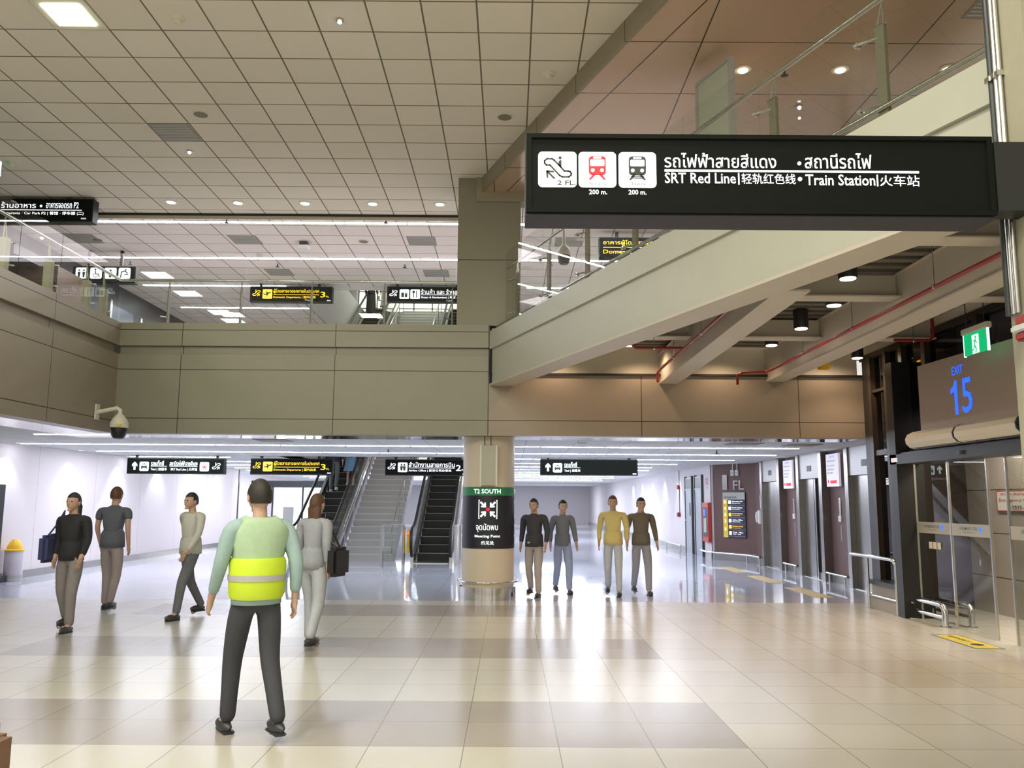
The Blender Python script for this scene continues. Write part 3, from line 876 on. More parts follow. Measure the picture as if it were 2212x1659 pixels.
box('housing', M_WHITE, x - .11, x + .11, y - .10, y + .10, 6.70, 6.78, d, .01); box('mount', M_DGREY, x - .08, x + .08, y - .08, y + .08, 6.78, 6.86, d)
for i, (x, y) in enumerate(((-8.44, 19.5), (-8.4, 21.3), (-8.3, 23.5), (-8.3, 24.6))):
    if i == 0 or True:
        d = thing('panel_lamp', 'square white panel lamp, ' + ORD[i] + ' from the restroom sign, upper ceiling', 'lamp', (x, y, 6.86), 'square panel lamps of the upper ceiling')
        box('diffuser', M_SKYP, x - .28, x + .28, y - .28, y + .28, 6.846, 6.852, d); box('frame', M_WHITE, x - .3, x + .3, y - .3, y + .3, 6.852, 6.862, d)
d = thing('small_warm_spot', 'small amber ceiling spot beside the sooty grille', 'lamp', (-9.6, 16.6, 6.85))
MB().lathe((-9.6, 16.6, 6.83), [(.03, 0), (.05, .01), (.05, .03)], 14).build('ring', M_CREAM, d)
MB().ball((-9.6, 16.6, 6.83), .035, sub=1).build('bulb', M_SPOTW, d)

# ------------------------------------------------------------------ hanging signs
def sign_body(name, lab, x0, x1, z0, z1, y, depth=.16, hang=None, ceil=2.6, grp=None):
    s = thing(name, lab, 'sign', ((x0 + x1) / 2, y + depth / 2, z0), grp)
    box('casing', M_SIGNB, x0, x1, y, y + depth, z0, z1, s, .008)
    box('face', M_SIGNF, x0 + .02, x1 - .02, y - .004, y + .01, z0 + .02, z1 - .02, s)
    for h in hang or (): box('hanger', M_SIGNB, h - .03, h + .03, y + depth / 2 - .03, y + depth / 2 + .03, z1, ceil, s)
    return s, Frame((x0, y - .004, z0))


# the big sign close to the camera
Y0 = 4.2
s, f = sign_body('station_sign', 'big black backlit direction sign with train pictograms, hung beside the conduit pillar', .073, 2.535, 3.035, 3.475, Y0, .22)
f = Frame((0, Y0 - .004, 0))
mb = MB(); f.rect(mb, .078, 3.04, 2.53, 3.066, 0, .012); f.rect(mb, .078, 3.447, 2.53, 3.47, 0, .012); f.rect(mb, .078, 3.066, .105, 3.447, 0, .012); f.rect(mb, 2.50, 3.066, 2.53, 3.447, 0, .012)
mb.build('frame', M_SIGNF, s)
box('underside', M_SIGNU, .075, 2.533, Y0 + .002, Y0 + .218, 3.028, 3.036, s)
mb = MB(); mb.box(2.535, 2.72, Y0 - .02, Y0 + .12, 3.065, 3.44); mb.build('mounting_arm', M_SIGNB, s)
for a0, a1 in ((.140, .342), (.352, .549), (.562, .759)):
    mb = MB(); f.rrect(mb, a0, 3.178, a1, 3.372, .022, 0, .004); mb.build('pictogram_tile', M_TILEW, s)
mb = MB(); ic_escalator(f, mb, .148, 3.180, .190, .004, .007); mb.build('pictogram', M_INK, s)
f4 = Frame((0, Y0 - .008, 0))
text(f4, '2 FL.', .240, 3.188, .336, 3.214, M_INK, s, d=.003, bold=.02)
ic_train(f4, None, None, .352, 3.180, .195, s, M_TILEW, M_INKR)
ic_train(f4, None, None, .562, 3.180, .195, s, M_TILEW, M_INK, True)
text(f4, 'Red Line', .408, 3.187, .500, 3.206, M_INKP, s, d=.006, bold=.01)
text(f4, 'TRAIN', .625, 3.187, .697, 3.204, M_INKG, s, d=.006, bold=.01)
text(f, '200 m.', .406, 3.140, .500, 3.166, M_TXT, s, bold=.010)
text(f, '200 m.', .612, 3.140, .706, 3.166, M_TXT, s, bold=.010)
text(f, 'รถไฟฟ้าสายสีแดง', .803, 3.290, 1.390, 3.372, M_TXT, s, bold=.006)
text(f, 'สถานีรถไฟ', 1.540, 3.290, 1.892, 3.376, M_TXT, s, bold=.006)
mb = MB(); f.disc(mb, 1.512, 3.318, .010, 0, .004); f.disc(mb, 1.512, 3.232, .011, 0, .004); f.rect(mb, .803, 3.269, 2.138, 3.279, 0, .004); mb.build('rule_line', M_TXT, s)
text(f, 'SRT Red Line', .803, 3.204, 1.175, 3.262, M_TXT, s, bold=.010)
mb = MB(); f.rect(mb, 1.188, 3.200, 1.194, 3.262, 0, .004); f.rect(mb, 1.915, 3.196, 1.921, 3.258, 0, .004); mb.build('divider', M_TXT, s)
text(f, '轻轨红色线', 1.205, 3.202, 1.488, 3.260, M_TXT, s, bold=.004)
text(f, 'Train Station', 1.54, 3.198, 1.905, 3.258, M_TXT, s, bold=.010)
text(f, '火车站', 1.930, 3.196, 2.138, 3.256, M_TXT, s, bold=.004)

# pillar with conduits beside it
pl = struct(box('wall_pillar', mat('pillar_paint', (.36, .34, .25), .5), 2.72, 3.4, 4.15, 4.45, 0, 6.64))
cx = [(2.698, 4.425, .018, M_DGREY), (2.700, 4.385, .015, M_CHROME), (2.700, 4.350, .013, M_CHROME), (2.76, 4.13, .018, M_CREAM), (2.85, 4.13, .014, M_CREAM)]
nm = ['dark conduit nearest the bridge', 'galvanised conduit beside the dark one', 'galvanised conduit on the pillar corner', 'cream painted conduit on the pillar face', 'thin cream conduit on the pillar face']
for (x, y, r, m), n in zip(cx, nm):
    top = 6.6; bot = 2.56
    c = thing('conduit', n + ', running up the pillar', 'pipe', (x, y, bot))
    MB().tube([(x, y, bot), (x, y, top)], r, 12).build('tube', m, c, True)
    for z in (3.9, 4.9): MB().box(x - r - .01, x + r + .01, y - r - .003, y + r + .003, z, z + .03).build('clip', M_CHROME, c)
al = thing('fire_alarm', 'red fire alarm with a clear strobe on the pillar above the exit panel', 'alarm', (2.68, 4.25, 2.4))
box('housing', M_RED, 2.655, 2.72, 4.20, 4.32, 2.475, 2.53, al, .01)
box('strobe', mat('strobe_clear', (.65, .66, .62), .1, .2), 2.635, 2.71, 4.18, 4.33, 2.44, 2.478, al, .008)
box('sounder', M_RED, 2.65, 2.72, 4.20, 4.32, 2.395, 2.442, al, .01)

# car park sign on the atrium ceiling edge
s, f = sign_body('direction_sign', 'black hanging direction sign with car park lettering at the ceiling edge', -9.9, -7.46, 6.43, 6.86, 14.4, .2, (-7.95,), 6.9)
f = Frame((0, 14.396, 0))
text(f, 'ร้านอาหาร', -9.10, 6.675, -8.48, 6.79, M_TXT, s, bold=.006); text(f, 'อาคารจอดรถ P2', -8.30, 6.675, -7.72, 6.79, M_TXT, s, bold=.006)
mb = MB(); f.disc(mb, -8.39, 6.715, .022, 0, .004); f.rect(mb, -9.7, 6.636, -7.66, 6.648, 0, .004); mb.build('rule_line', M_TXT, s)
text(f, 'Restaurants · Car Park P2 | 餐馆 · 停车楼 (二)', -9.12, 6.545, -7.62, 6.615, M_TXT, s, bold=.004)
box('sticker', M_PAPER, -7.66, -7.57, 14.388, 14.396, 6.475, 6.50, s)
# restroom sign
s, f = sign_body('restroom_sign', 'black hanging sign with a row of restroom pictograms above the mezzanine', -9.4, -8.05, 6.12, 6.50, 17.5, .16, (-9.1, -8.4), 6.86)
f = Frame((0, 17.496, 0))
for k, x in enumerate((-9.33, -9.02, -8.71, -8.41)):
    mb = MB(); f.rrect(mb, x, 6.22, x + .25, 6.46, .03, 0, .004); mb.build('pictogram_tile', M_TILEW, s)
    mb = MB()
    if k == 0: ic_people(f, mb, x, 6.21, .25, .004, .007)
    elif k == 1: f.disc(mb, x + .11, 6.42, .02, .004, .007); f.stroke(mb, [(x + .11, 6.39), (x + .12, 6.32), (x + .18, 6.32), (x + .20, 6.26)], .02, .004, .007); f.stroke(mb, [(x + .09, 6.34), (x + .07, 6.28), (x + .12, 6.245), (x + .17, 6.28)], .012, .004, .007)
    elif k == 2: ic_people(f, mb, x, 6.21, .25, .004, .007, (.5,), 1.3)
    else: f.disc(mb, x + .15, 6.42, .02, .004, .007); f.stroke(mb, [(x + .05, 6.25), (x + .06, 6.37), (x + .14, 6.39), (x + .19, 6.34)], .025, .004, .007); f.rect(mb, x + .13, 6.30, x + .21, 6.32, .004, .007)
    mb.build('pictogram', M_INK, s)


def dep_sign(lab, x0, x1, z0, z1, y, ceil, txt, num, ic, m, mt, small=None):
    s, _ = sign_body('direction_sign', lab, x0, x1, z0, z1, y, .16, (x0 + .25, x1 - .35), ceil)
    f = Frame((x0, y - .004, z0)); h = z1 - z0; k = h / .39; w = x1 - x0
    mb = MB(); ic_escalator(f, mb, .04 * k, .09 * k, .24 * k, 0, .004, arrow='ne'); mb.build('pictogram', m, s)
    a = .31 * k
    for i in ic:
        mb = MB(); f.rrect(mb, a, .08 * k, a + .23 * k, .31 * k, .025 * k, 0, .004); mb.build('pictogram_tile', mt, s)
        mb = MB()
        if i == 'plane': ic_plane(f, mb, a, .08 * k, .23 * k, .004, .007)
        elif i == 'people': ic_people(f, mb, a, .08 * k, .23 * k, .004, .007, (.38, .68), 1.3)
        elif i == 'shop': f.rrect(mb, a + .04, .12, a + .11, .24, .01, .004, .007); f.rect(mb, a + .13, .12, a + .19, .22, .004, .007); f.stroke(mb, [(a + .14, .22), (a + .145, .26), (a + .18, .26), (a + .185, .22)], .01, .004, .007)
        else: f.stroke(mb, [(a + .08, .12), (a + .08, .28)], .022, .004, .007); f.stroke(mb, [(a + .15, .12), (a + .15, .28)], .022, .004, .007); f.rect(mb, a + .05, .23, a + .11, .285, .004, .007)
        mb.build('pictogram', M_INK, s)
        a += .26 * k
    e = w - (.32 if num else .08) * k
    text(f, txt[0], a, .205 * k, e, .325 * k, m, s, bold=.004)
    mb = MB(); f.rect(mb, a, .178 * k, e, .188 * k, 0, .004); mb.build('rule_line', m, s)
    text(f, txt[1], a, .085 * k, a + (e - a) * .93, .155 * k, m, s, bold=.004)
    if num: text(f, num, w - .29 * k, .12 * k, w - .17 * k, .26 * k, m, s, bold=.006); text(f, 'FL', w - .15 * k, .12 * k, w - .08 * k, .16 * k, m, s, bold=.006)
    box('sticker', M_PAPER, x1 - .13, x1 - .04, y - .012, y - .002, z0 + .03, z0 + .06, s)
    return s


TD = ('ผู้โดยสารขาออกภายในประเทศ', 'Domestic Departures | 国内出发')
dep_sign('black sign with yellow departures lettering hanging above the mezzanine balustrade', -6.44, -4.40, 6.38, 6.78, 20.2, 6.86, TD, '3', ['plane'], M_TXTY, M_TILEY)
dep_sign('black sign with white shops and restaurants lettering beside the square column', -3.06, -.98, 6.40, 6.80, 20.2, 6.86, ('ร้านค้า และ ร้านอาหาร', 'Shops & Restaurants | 商店 / 餐馆'), '', ['shop', 'food'], M_TXT, M_TILEW)
dep_sign('black sign with yellow departures lettering hanging below the lower ceiling', -6.25, -4.26, 2.15, 2.54, 20.3, 2.6, TD, '3', ['plane'], M_TXTY, M_TILEY)
dep_sign('black sign with white airline office lettering beside the round column', -3.0, -1.0, 2.15, 2.54, 20.3, 2.6, ('สำนักงานสายการบิน', 'Airline Office | 航空公司办事处'), '2', ['people'], M_TXT, M_TILEW)
# sign seen through the bridge glass
s, _ = sign_body('direction_sign', 'black sign with yellow domestic lettering behind the bridge glass', 1.74, 3.6, 6.30, 6.74, 16.0, .16, (2.1, 3.3), 6.86)
f = Frame((0, 15.996, 0))
text(f, 'อาคารผู้โดยสารภายในประเทศ', 1.82, 6.56, 3.45, 6.68, M_TXTY, s, bold=.006)
mb = MB(); f.rect(mb, 1.82, 6.52, 3.45, 6.532, 0, .004); mb.build('rule_line', M_TXTY, s)
text(f, 'Domestic Terminal', 1.82, 6.40, 3.0, 6.48, M_TXTY, s, bold=.006)


def taxi_sign(lab, x0, x1, z0, z1, y):
    s, _ = sign_body('taxi_sign', lab, x0, x1, z0, z1, y, .16, (x0 + .2, x1 - .2), 2.6)
    f = Frame((x0, y - .004, z0))
    mb = MB(); ic_arrow(f, mb, .07, .07, .24, 0, .004); mb.build('arrow', M_TILEW, s)
    mb = MB(); f.rrect(mb, .31, .07, .53, .29, .03, 0, .004); mb.build('pictogram_tile', M_TILEW, s)
    mb = MB(); ic_taxi(f, mb, .31, .07, .22, .004, .007); mb.build('pictogram', M_INK, s)
    text(f, 'รถแท็กซี่', .58, .20, .89, .32, M_TILEW, s, bold=.010)
    mb = MB(); f.rect(mb, .58, .178, .97, .188, 0, .004); mb.build('rule_line', M_TILEW, s)
    text(f, 'Taxi | 出租车', .58, .07, .97, .15, M_TILEW, s, bold=.010)
    return s, f


s, f = taxi_sign('long black sign with a taxi pictogram alone, in the open hall behind the round column', .74, 3.10, 2.18, 2.57, 20.3)
box('sticker', M_PAPER, 2.97, 3.06, 20.288, 20.298, 2.21, 2.24, s)
s, f = taxi_sign('black sign with taxi and red train pictograms near the white side wall', -9.22, -6.87, 2.15, 2.53, 20.3)
text(f, 'สถานีรถไฟฟ้าสายสีแดง', 1.03, .20, 1.70, .32, M_TILEW, s, bold=.006)
mb = MB(); f.rect(mb, 1.03, .178, 1.70, .188, 0, .004); mb.build('rule_line', M_TILEW, s)
text(f, 'SRT Red Line | 火车站', 1.06, .07, 1.70, .15, M_TILEW, s, bold=.010)
mb = MB(); f.rrect(mb, 1.76, .07, 1.98, .29, .03, 0, .004); mb.build('pictogram_tile', M_TILEW, s)
ic_train(Frame(f.at(0, 0, .004)), None, None, 1.76, .07, .22, s, M_TILEW, M_INKR)
mb = MB(); ic_escalator(f, mb, 2.03, .06, .25, 0, .004, arrow='ne'); mb.build('pictogram', M_TILEW, s)
# yellow sign and screen totem at the side wall
s = tag(box('yellow_sign', M_YEL, -9.60, -9.36, 15.35, 15.45, 1.81, 2.02), 'yellow sign with a blue arrow above the tall dark totem', 'sign')
f = Frame((-9.58, 15.345, 0))
mb = MB(); f.poly(mb, [(.02, 1.90), (.10, 1.95), (.10, 1.92), (.17, 1.92), (.17, 1.88), (.10, 1.88), (.10, 1.85)], 0, .004); mb.build('arrow', M_BLUE, s)
t_ = thing('screen_totem', 'tall dark information totem with a lit screen against the side wall', 'screen', (-9.5, 15.6, 0))
box('casing', M_BLACK, -9.60, -9.37, 15.5, 15.75, 0, 1.80, t_, .01)
box('screen', M_PAPER, -9.60, -9.44, 15.49, 15.50, .62, 1.74, t_)
tag(box('bench_base', M_DGREY, -9.58, -9.36, 15.78, 16.0, 0, .12), 'low dark metal plinth on the floor beside the totem', 'plinth')
# recycling bin
b = thing('recycling_bin', 'clear cylindrical bin with a domed yellow lid by the side wall', 'bin', (-9.37, 16.2, 0))
MB().lathe((-9.37, 16.2, 0), [(.15, 0), (.16, .03), (.165, .56), (.16, .57)], 24).build('body', mat('bin_body', (.60, .56, .62), .3), b, True)
MB().lathe((-9.37, 16.2, .56), [(.18, 0), (.18, .02), (.145, .04), (.13, .10), (.07, .20), (.02, .225)], 24).build('lid', M_YEL, b, True)
MB().lathe((-9.37, 16.2, .05), [(.168, 0), (.168, .07)], 24).build('band', M_GREY, b, True)

# ------------------------------------------------------------------ round column
CX, CY, CR = -.34, 13.96, .425
c = thing('round_column', 'cream round column with a green band and a navy meeting point wrap', 'column', (CX, CY, 0))
MB().lathe((CX, CY, 0), [(CR, .18), (CR, 2.6)], 64).build('shaft', M_COLCR, c, True)
MB().lathe((CX, CY, 0), [(CR + .035, 0), (CR + .035, .19), (CR, .20)], 64).build('plinth', M_CHROME2, c, True)
mb = MB(); mb.tube([(CX + (CR + .06) * math.cos(a * PI / 24), CY + (CR + .06) * math.sin(a * PI / 24), .275) for a in range(49)], .016, 10)
mb.build('bumper_rail', M_CHROME2, c, True)
MB().lathe((CX, CY, 0), [(CR + .004, .80), (CR + .004, 1.64)], 64).build('wrap', M_WRAP, c, True)
MB().lathe((CX, CY, 0), [(CR + .006, 1.64), (CR + .006, 1.775)], 64).build('green_band', M_BANDG, c, True)


def bend(a, b, d):
    th = a / CR
    rr = CR + .008 + d
    return Vector((CX + rr * math.sin(th), CY - rr * math.cos(th), b))


for k in range(-1, 2): text(None, 'T2 SOUTH', k * .80 - .235, 1.672, k * .80 + .205, 1.742, M_TILEW, c, bend=bend, bold=.01)


class BF(Frame):
    def __init__(s, da): s.da = da; s.n = Vector((0, 0, 0))

    def poly(s, mb, pts, d0, d1):
        vs = [mb.bm.verts.new(bend(a + s.da, b, d1)) for a, b in pts]; mb.bm.faces.new(vs); return mb


for k, da in enumerate((0, -.84, .84)):
    f = BF(da)
    mb = MB()
    for q in ((-.15, 1.27, .15, 1.285), (-.15, 1.555, .15, 1.57)): f.rect(mb, *q, 0, .002)
    for q in ((-.15, 1.285, -.138, 1.555), (.138, 1.285, .15, 1.555)): f.rect(mb, *q, 0, .002)
    for sx in (-1, 1):
        for sz in (-1, 1):
            cz = 1.42
            f.stroke(mb, [(sx * .11, cz + sz * .11), (sx * .045, cz + sz * .045)], .03, 0, .002)
            f.stroke(mb, [(sx * .045, cz + sz * .10), (sx * .042, cz + sz * .042)], .022, 0, .002)
            f.stroke(mb, [(sx * .10, cz + sz * .045), (sx * .042, cz + sz * .042)], .022, 0, .002)
    mb.build('pictogram', M_TILEW, c)
    mb = MB(); f.disc(mb, 0, 1.42, .03, 0, .003); mb.build('pictogram_dot', M_INKR, c)
    text(None, 'จุดนัดพบ', da - .19, 1.06, da + .16, 1.20, M_TILEW, c, bend=bend)
    text(None, 'Meeting Point', da - .21, .965, da + .20, 1.02, M_TILEW, c, bend=bend, bold=.01)
    text(None, '约见处', da - .10, .865, da + .10, .925, M_TILEW, c, bend=bend)
b = thing('column_light_box', 'slim pale light box hung on the front of the round column', 'light box', (-.33, 13.46, 1.8))
box('panel', mat('pale_panel', (.44, .45, .37), .4), -.455, -.215, 13.44, 13.50, 1.80, 2.43, b)
mb = MB(); mb.box(-.475, -.45, 13.435, 13.505, 1.79, 2.44); mb.box(-.22, -.195, 13.435, 13.505, 1.79, 2.44); mb.build('frame', M_WHITE, b)
for x in (-.40, -.30): MB().tube([(x, 13.47, 2.44), (x, 13.47, 2.6)], .008, 6).build('cable', M_DGREY, b)

# ------------------------------------------------------------------ elevators
def elev(lab, y0, y1, gap, k):
    e = thing('elevator', lab, 'elevator', (6.42, (y0 + y1) / 2, 0))
    ym = (y0 + y1) / 2
    for j, (a, b_) in enumerate(((y0, ym), (ym, y1))):
        if gap and j == 0: a, b_ = y0 - .0, ym - .02; a = ym - .1
        box('door_leaf', M_STEELD, 6.44, 6.47, a + .004, b_ - .004, .01, 2.06, e)
    if gap: box('shaft_opening', M_BLACK, 6.478, 6.49, y0, ym, .01, 2.06, e)
    for y in (y0 - .16, y1): MB().box(6.33, 6.498, y, y + .16, 0, 2.598).build('jamb', M_STEELD, e)
    box('transom', M_TRANS, 6.36, 6.498, y0, y1, 2.07, 2.598, e)
    box('floor_indicator', M_DGREY, 6.352, 6.362, ym - .12, ym + .12, 2.22, 2.34, e)
    box('sill', M_CHROME, 6.36, 6.498, y0, y1, 0, .012, e)


elev('closed stainless elevator farthest from the entrance, next to the intercom', 19.95, 21.15, False, 0)
elev('stainless elevator with a dark gap at its door, between the two notice boards', 17.25, 18.45, True, 1)
elev('stainless elevator closest to the entrance glazing', 14.35, 15.75, False, 2)
for i, (y0, y1, n) in enumerate(((18.93, 19.55, 'between the far and the middle elevator'), (16.24, 16.88, 'between the middle elevator and the entrance one'))):
    b = thing('notice_board', 'white lettered notice board ' + n, 'sign', (6.4, y0, 1.9))
    box('board', M_PAPER, 6.36, 6.40, y0, y1, 1.88, 2.52, b)
    for z in (2.1, 2.3): MB().tube([(6.39, (y0 + y1) / 2, z), (6.5, (y0 + y1) / 2, z)], .012, 6).build('bracket', M_CHROME, b)
    f = Frame((6.36, y1, 0), (0, -1, 0))
    text(f, 'ประกาศ', .18, 2.45, .42, 2.49, M_BLUE, b, d=.003)
    for q, z in enumerate((2.36, 2.27, 2.20, 2.12)): text(f, ('Notice to passengers', 'Please keep clear', 'Elevator for elderly', 'Thank you')[q] if False else ('ลิฟต์สำหรับผู้โดยสาร', 'กรุณารอให้ออกก่อน', 'โปรดใช้บันไดเลื่อน', 'ขอบคุณ')[q], .06, z, .50 - .05 * q, z + .04, M_INK, b, d=.003, bold=0)
    mb = MB(); f.disc(mb, .10, 1.98, .035, 0, .003); f.rect(mb, .20, 1.94, .52, 2.0, 0, .003); mb.build('pictogram', M_INKR, b)
    p = thing('call_panel', 'slim steel call button panel ' + n, 'elevator buttons', (6.49, (y0 + y1) / 2, 1.3))
    yc = (y0 + y1) / 2 + .03
    box('plate', M_CHROME, 6.485, 6.5, yc - .045, yc + .045, 1.30, 1.66, p); box('button_box', M_WHITE, 6.47, 6.5, yc - .065, yc + .065, 1.20, 1.31, p)
    tag(box('label_strip', M_VENT, 6.494, 6.5, yc - .03, yc + .03, .82, 1.12), 'faint vertical label strip below the call panel ' + n, 'label')
ic = thing('intercom', 'white wall telephone with handset between the floor guide and far elevator', 'telephone', (6.46, 21.8, 1.1))
box('body', M_WHITE, 6.40, 6.5, 21.66, 21.88, 1.02, 1.36, ic, .02)
box('label_plate', M_PAPER, 6.485, 6.5, 21.72, 21.86, 1.40, 1.76, ic)
MB().tube([(6.39, 21.86, 1.32), (6.37, 21.86, 1.2), (6.39, 21.86, 1.06)], .025, 8).build('handset', M_WHITE, ic, True)
# angled wall with floor guide
ur = Vector((.8, -1.3, 0)).normalized()
f = Frame((5.695, 23.592, 0), ur)
s = thing('floor_guide', 'tall terminal guide board, grey, yellow and navy, on the angled brown wall', 'sign', f.at(.8, .6))
MB().obox(f.O, f.r, f.u, .39, 1.19, .62, 1.83, 0, .03).build('backing', M_DIRN, s)
MB().obox(f.O, f.r, f.u, .39, 1.19, 1.64, 1.83, .03, .036).build('header', M_GREY, s)
MB().obox(f.O, f.r, f.u, .39, .56, .62, 1.64, .03, .036).build('floor_column', M_DIRY, s)
f2 = Frame(f.at(0, 0, .036), ur)
text(f2, 'Terminal Guide', .43, 1.67, .90, 1.73, M_INK, s, bold=.01)
for i, n in enumerate('5432'): text(f2, n, .44, 1.53 - i * .17, .50, 1.61 - i * .17, M_TXT, s)
text(f2, '1', .45, .80, .49, .88, M_TXT, s)
rows = [('Observation Hall', M_TXT), ('Food Center', M_TXT), ('Domestic Departures', M_TXTY), ('Airline Office', M_TXT), ('Domestic Arrivals', M_TXTY), ('Taxi · Bus', M_TXT)]
for i, (tx, m) in enumerate(rows):
    z = 1.52 - i * .165
    mb = MB(); f2.rrect(mb, .60, z, .69, z + .09, .012, 0, .003); mb.build('pictogram_tile', m if m is M_TXTY else M_TILEW, s)
    mb = MB(); f2.rect(mb, .585, z - .04, 1.17, z - .034, 0, .002); mb.build('rule_line', M_GREY, s)
    text(f2, tx, .73, z + .05, 1.10, z + .085, m, s); text(f2, tx, .73, z + .01, 1.02, z + .03, m, s)
s = thing('floor_number', 'large metal 1 FL lettering on the angled brown wall above the guide', 'lettering', f.at(.7, 1.9))
text(f, '1', .39, 1.90, .56, 2.31, M_CHROME, s, d=.03, bold=.010); text(f, 'FL', .78, 1.90, 1.16, 2.15, M_CHROME, s, d=.03, bold=.010)
for i, (a0, n) in enumerate(((.71, 'nearer the white wall'), (.87, 'nearer the elevators'))):
    s = thing('switch_box', 'small white switch box with a conduit above the floor number, ' + n, 'switch', f.at(a0, 2.3))
    MB().obox(f.O, f.r, f.u, a0, a0 + .11, 2.28, 2.43, 0, .05, .008).build('box', M_WHITE, s)
    MB().obox(f.O, f.r, f.u, a0 + .045, a0 + .065, 2.43, 2.6, 0, .02).build('conduit', M_WHITE, s)
    MB().obox(f.O, f.r, f.u, a0 + .03, a0 + .08, 2.31, 2.39, .05, .056).build('plate', M_GREY, s)
# white wall: doors, fire cabinet, beacon line
for i, (y0, y1, n) in enumerate(((25.95, 26.85, 'grey steel door with a small window and a transom light, beside the fire bell'), (24.6, 25.45, 'light grey door panel beside the red fire cabinet'))):
    d = struct(MB().box(5.60, 5.66, y0, y1, .0, 2.32).build('door_%d' % (i + 1), mat('door_grey', (.36, .40, .44), .4)))
    box('door_frame', M_DGREY, 5.58, 5.66, y0 - .06, y0, 0, 2.36, d); box('door_frame', M_DGREY, 5.58, 5.66, y1, y1 + .06, 0, 2.36, d)
    box('transom_light', M_DGREY, 5.59, 5.60, y0 + .04, y1 - .04, 1.98, 2.28, d); box('transom_rail', M_GREY, 5.585, 5.60, y0, y1, 1.92, 1.97, d)
    if i == 0: box('door_window', M_BLACK, 5.59, 5.60, y0 + .2, y0 + .3, 1.15, 1.55, d); MB().tube([(5.56, y1 - .1, 1.0), (5.56, y1 - .22, 1.0)], .012, 8).build('door_handle', M_CHROME, d)
fc = thing('fire_cabinet', 'red framed fire hose cabinet on the white wall beside the doors', 'fire cabinet', (5.6, 23.9, .46))
box('cabinet', M_REDC, 5.55, 5.65, 23.66, 24.36, .46, 1.55, fc)
box('window', M_DGREY, 5.545, 5.55, 23.74, 24.28, .60, 1.42, fc); box('hose', M_GREY, 5.54, 5.546, 23.85, 24.15, .72, 1.12, fc)
box('extinguisher_label', M_BLUE, 5.538, 5.545, 23.95, 24.15, 1.18, 1.36, fc)
s = thing('red_number', 'red door number lettering on the white wall above the fire cabinet', 'lettering', (5.64, 24.0, 2.0))
f3 = Frame((5.646, 24.3, 0), (0, -1, 0)); text(f3, '02', .05, 2.05, .40, 2.25, M_INKP, s, bold=0); text(f3, 'ชั้น 1', .10, 1.95, .38, 2.01, M_INKP, s, bold=0)
for i, (z, n) in enumerate(((1.98, 'upper'), (1.08, 'lower'))):
    b = thing('fire_bell', n + ' small red fire alarm box on the cable of the white wall', 'alarm', (5.6, 28.0, z)); box('box', M_RED, 5.56, 5.65, 27.9, 28.12, z, z + .14, b, .01); box('cable', M_DGREY, 5.63, 5.65, 28.0, 28.015, z + .14, (2.6 if i == 0 else 1.98), b)


def bumper(name, lab, pts, h, legs, loc, r=.025, low=None):
    b = thing(name, lab, 'railing', loc)
    MB().tube([(x, y, h) for x, y in pts], r, 12).build('rail', M_CHROME2, b, True)
    if low: MB().tube([(x, y, low) for x, y in pts], r * .8, 12).build('rail', M_CHROME2, b, True)
    for x, y in legs: MB().tube([(x, y, 0), (x, y, h)], r * .7, 10).lathe((x, y, 0), [(r * 2, 0), (r * 2, .01)], 14).build('leg', M_CHROME2, b, True)


bumper('bumper_rail', 'low steel bumper rail bending around the base of the floor guide wall', [(5.52, 24.5), (5.52, 23.5), (6.22, 22.15), (6.30, 21.4)], .20, [(5.56, 23.4), (6.2, 22.2), (6.30, 21.45)], (5.9, 22.9, 0), .028)
bumper('bumper_rail', 'short low steel bumper rail between the far and middle elevators', [(6.32, 19.62), (6.32, 18.72)], .19, [(6.32, 19.5), (6.32, 18.85)], (6.32, 19.1, 0))
bumper('bumper_rail', 'short low steel bumper rail between the middle and entrance elevators', [(6.32, 16.97), (6.32, 15.95)], .19, [(6.32, 16.85), (6.32, 16.08)], (6.32, 16.4, 0))
bumper('bumper_rail', 'low steel bumper rail far along the white wall before the doors', [(5.45, 29.5), (5.45, 27.0)], .20, [(5.45, 29.4), (5.45, 27.1)], (5.45, 28.2, 0))
g = thing('guard_rail', 'tall steel guard rail standing at the entrance glazing', 'railing', (5.4, 12.4, 0))
MB().tube([(5.36, 13.35, .77), (5.40, 12.9, .77), (5.42, 12.12, .765), (5.43, 12.03, .75), (5.435, 11.99, .70)], .028, 12).build('rail', M_CHROME2, g, True)
MB().tube([(5.43, 12.86, .20), (5.44, 12.0, .20)], .020, 12).build('rail', M_CHROME2, g, True)
MB().tube([(5.40, 12.86, 0), (5.40, 12.86, .77)], .022, 12).lathe((5.40, 12.86, 0), [(.05, 0), (.05, .012)], 16).build('leg', M_CHROME2, g, True)
MB().tube([(5.435, 12.0, 0), (5.435, 12.0, .72)], .022, 12).lathe((5.435, 12.0, 0), [(.05, 0), (.05, .012)], 16).build('leg', M_CHROME2, g, True)
for i, (x, n) in enumerate(((5.54, 'inside the hall, before the sliding door glass'), (5.88, 'behind the glass, in the vestibule'))):
    b = thing('door_barrier', 'low double tube steel barrier ' + n, 'railing', (x, 11.3, 0))
    y0, y1 = 11.80, 10.92
    MB().tube([(x, y0, 0), (x, y0, .20), (x, y0 - .03, .25), (x, y0 - .08, .27), (x, y1 + .08, .27), (x, y1 + .03, .25), (x, y1, .20), (x, y1, 0)], .038, 14).build('hoop', M_CHROME2, b, True)
    MB().tube([(x, y0, .12), (x, y1, .12)], .03, 12).build('crossbar', M_CHROME2, b, True)
    for y in (y0, y1): MB().lathe((x, y, 0), [(.07, 0), (.07, .012), (.04, .02)], 18).build('foot', M_CHROME2, b, True)

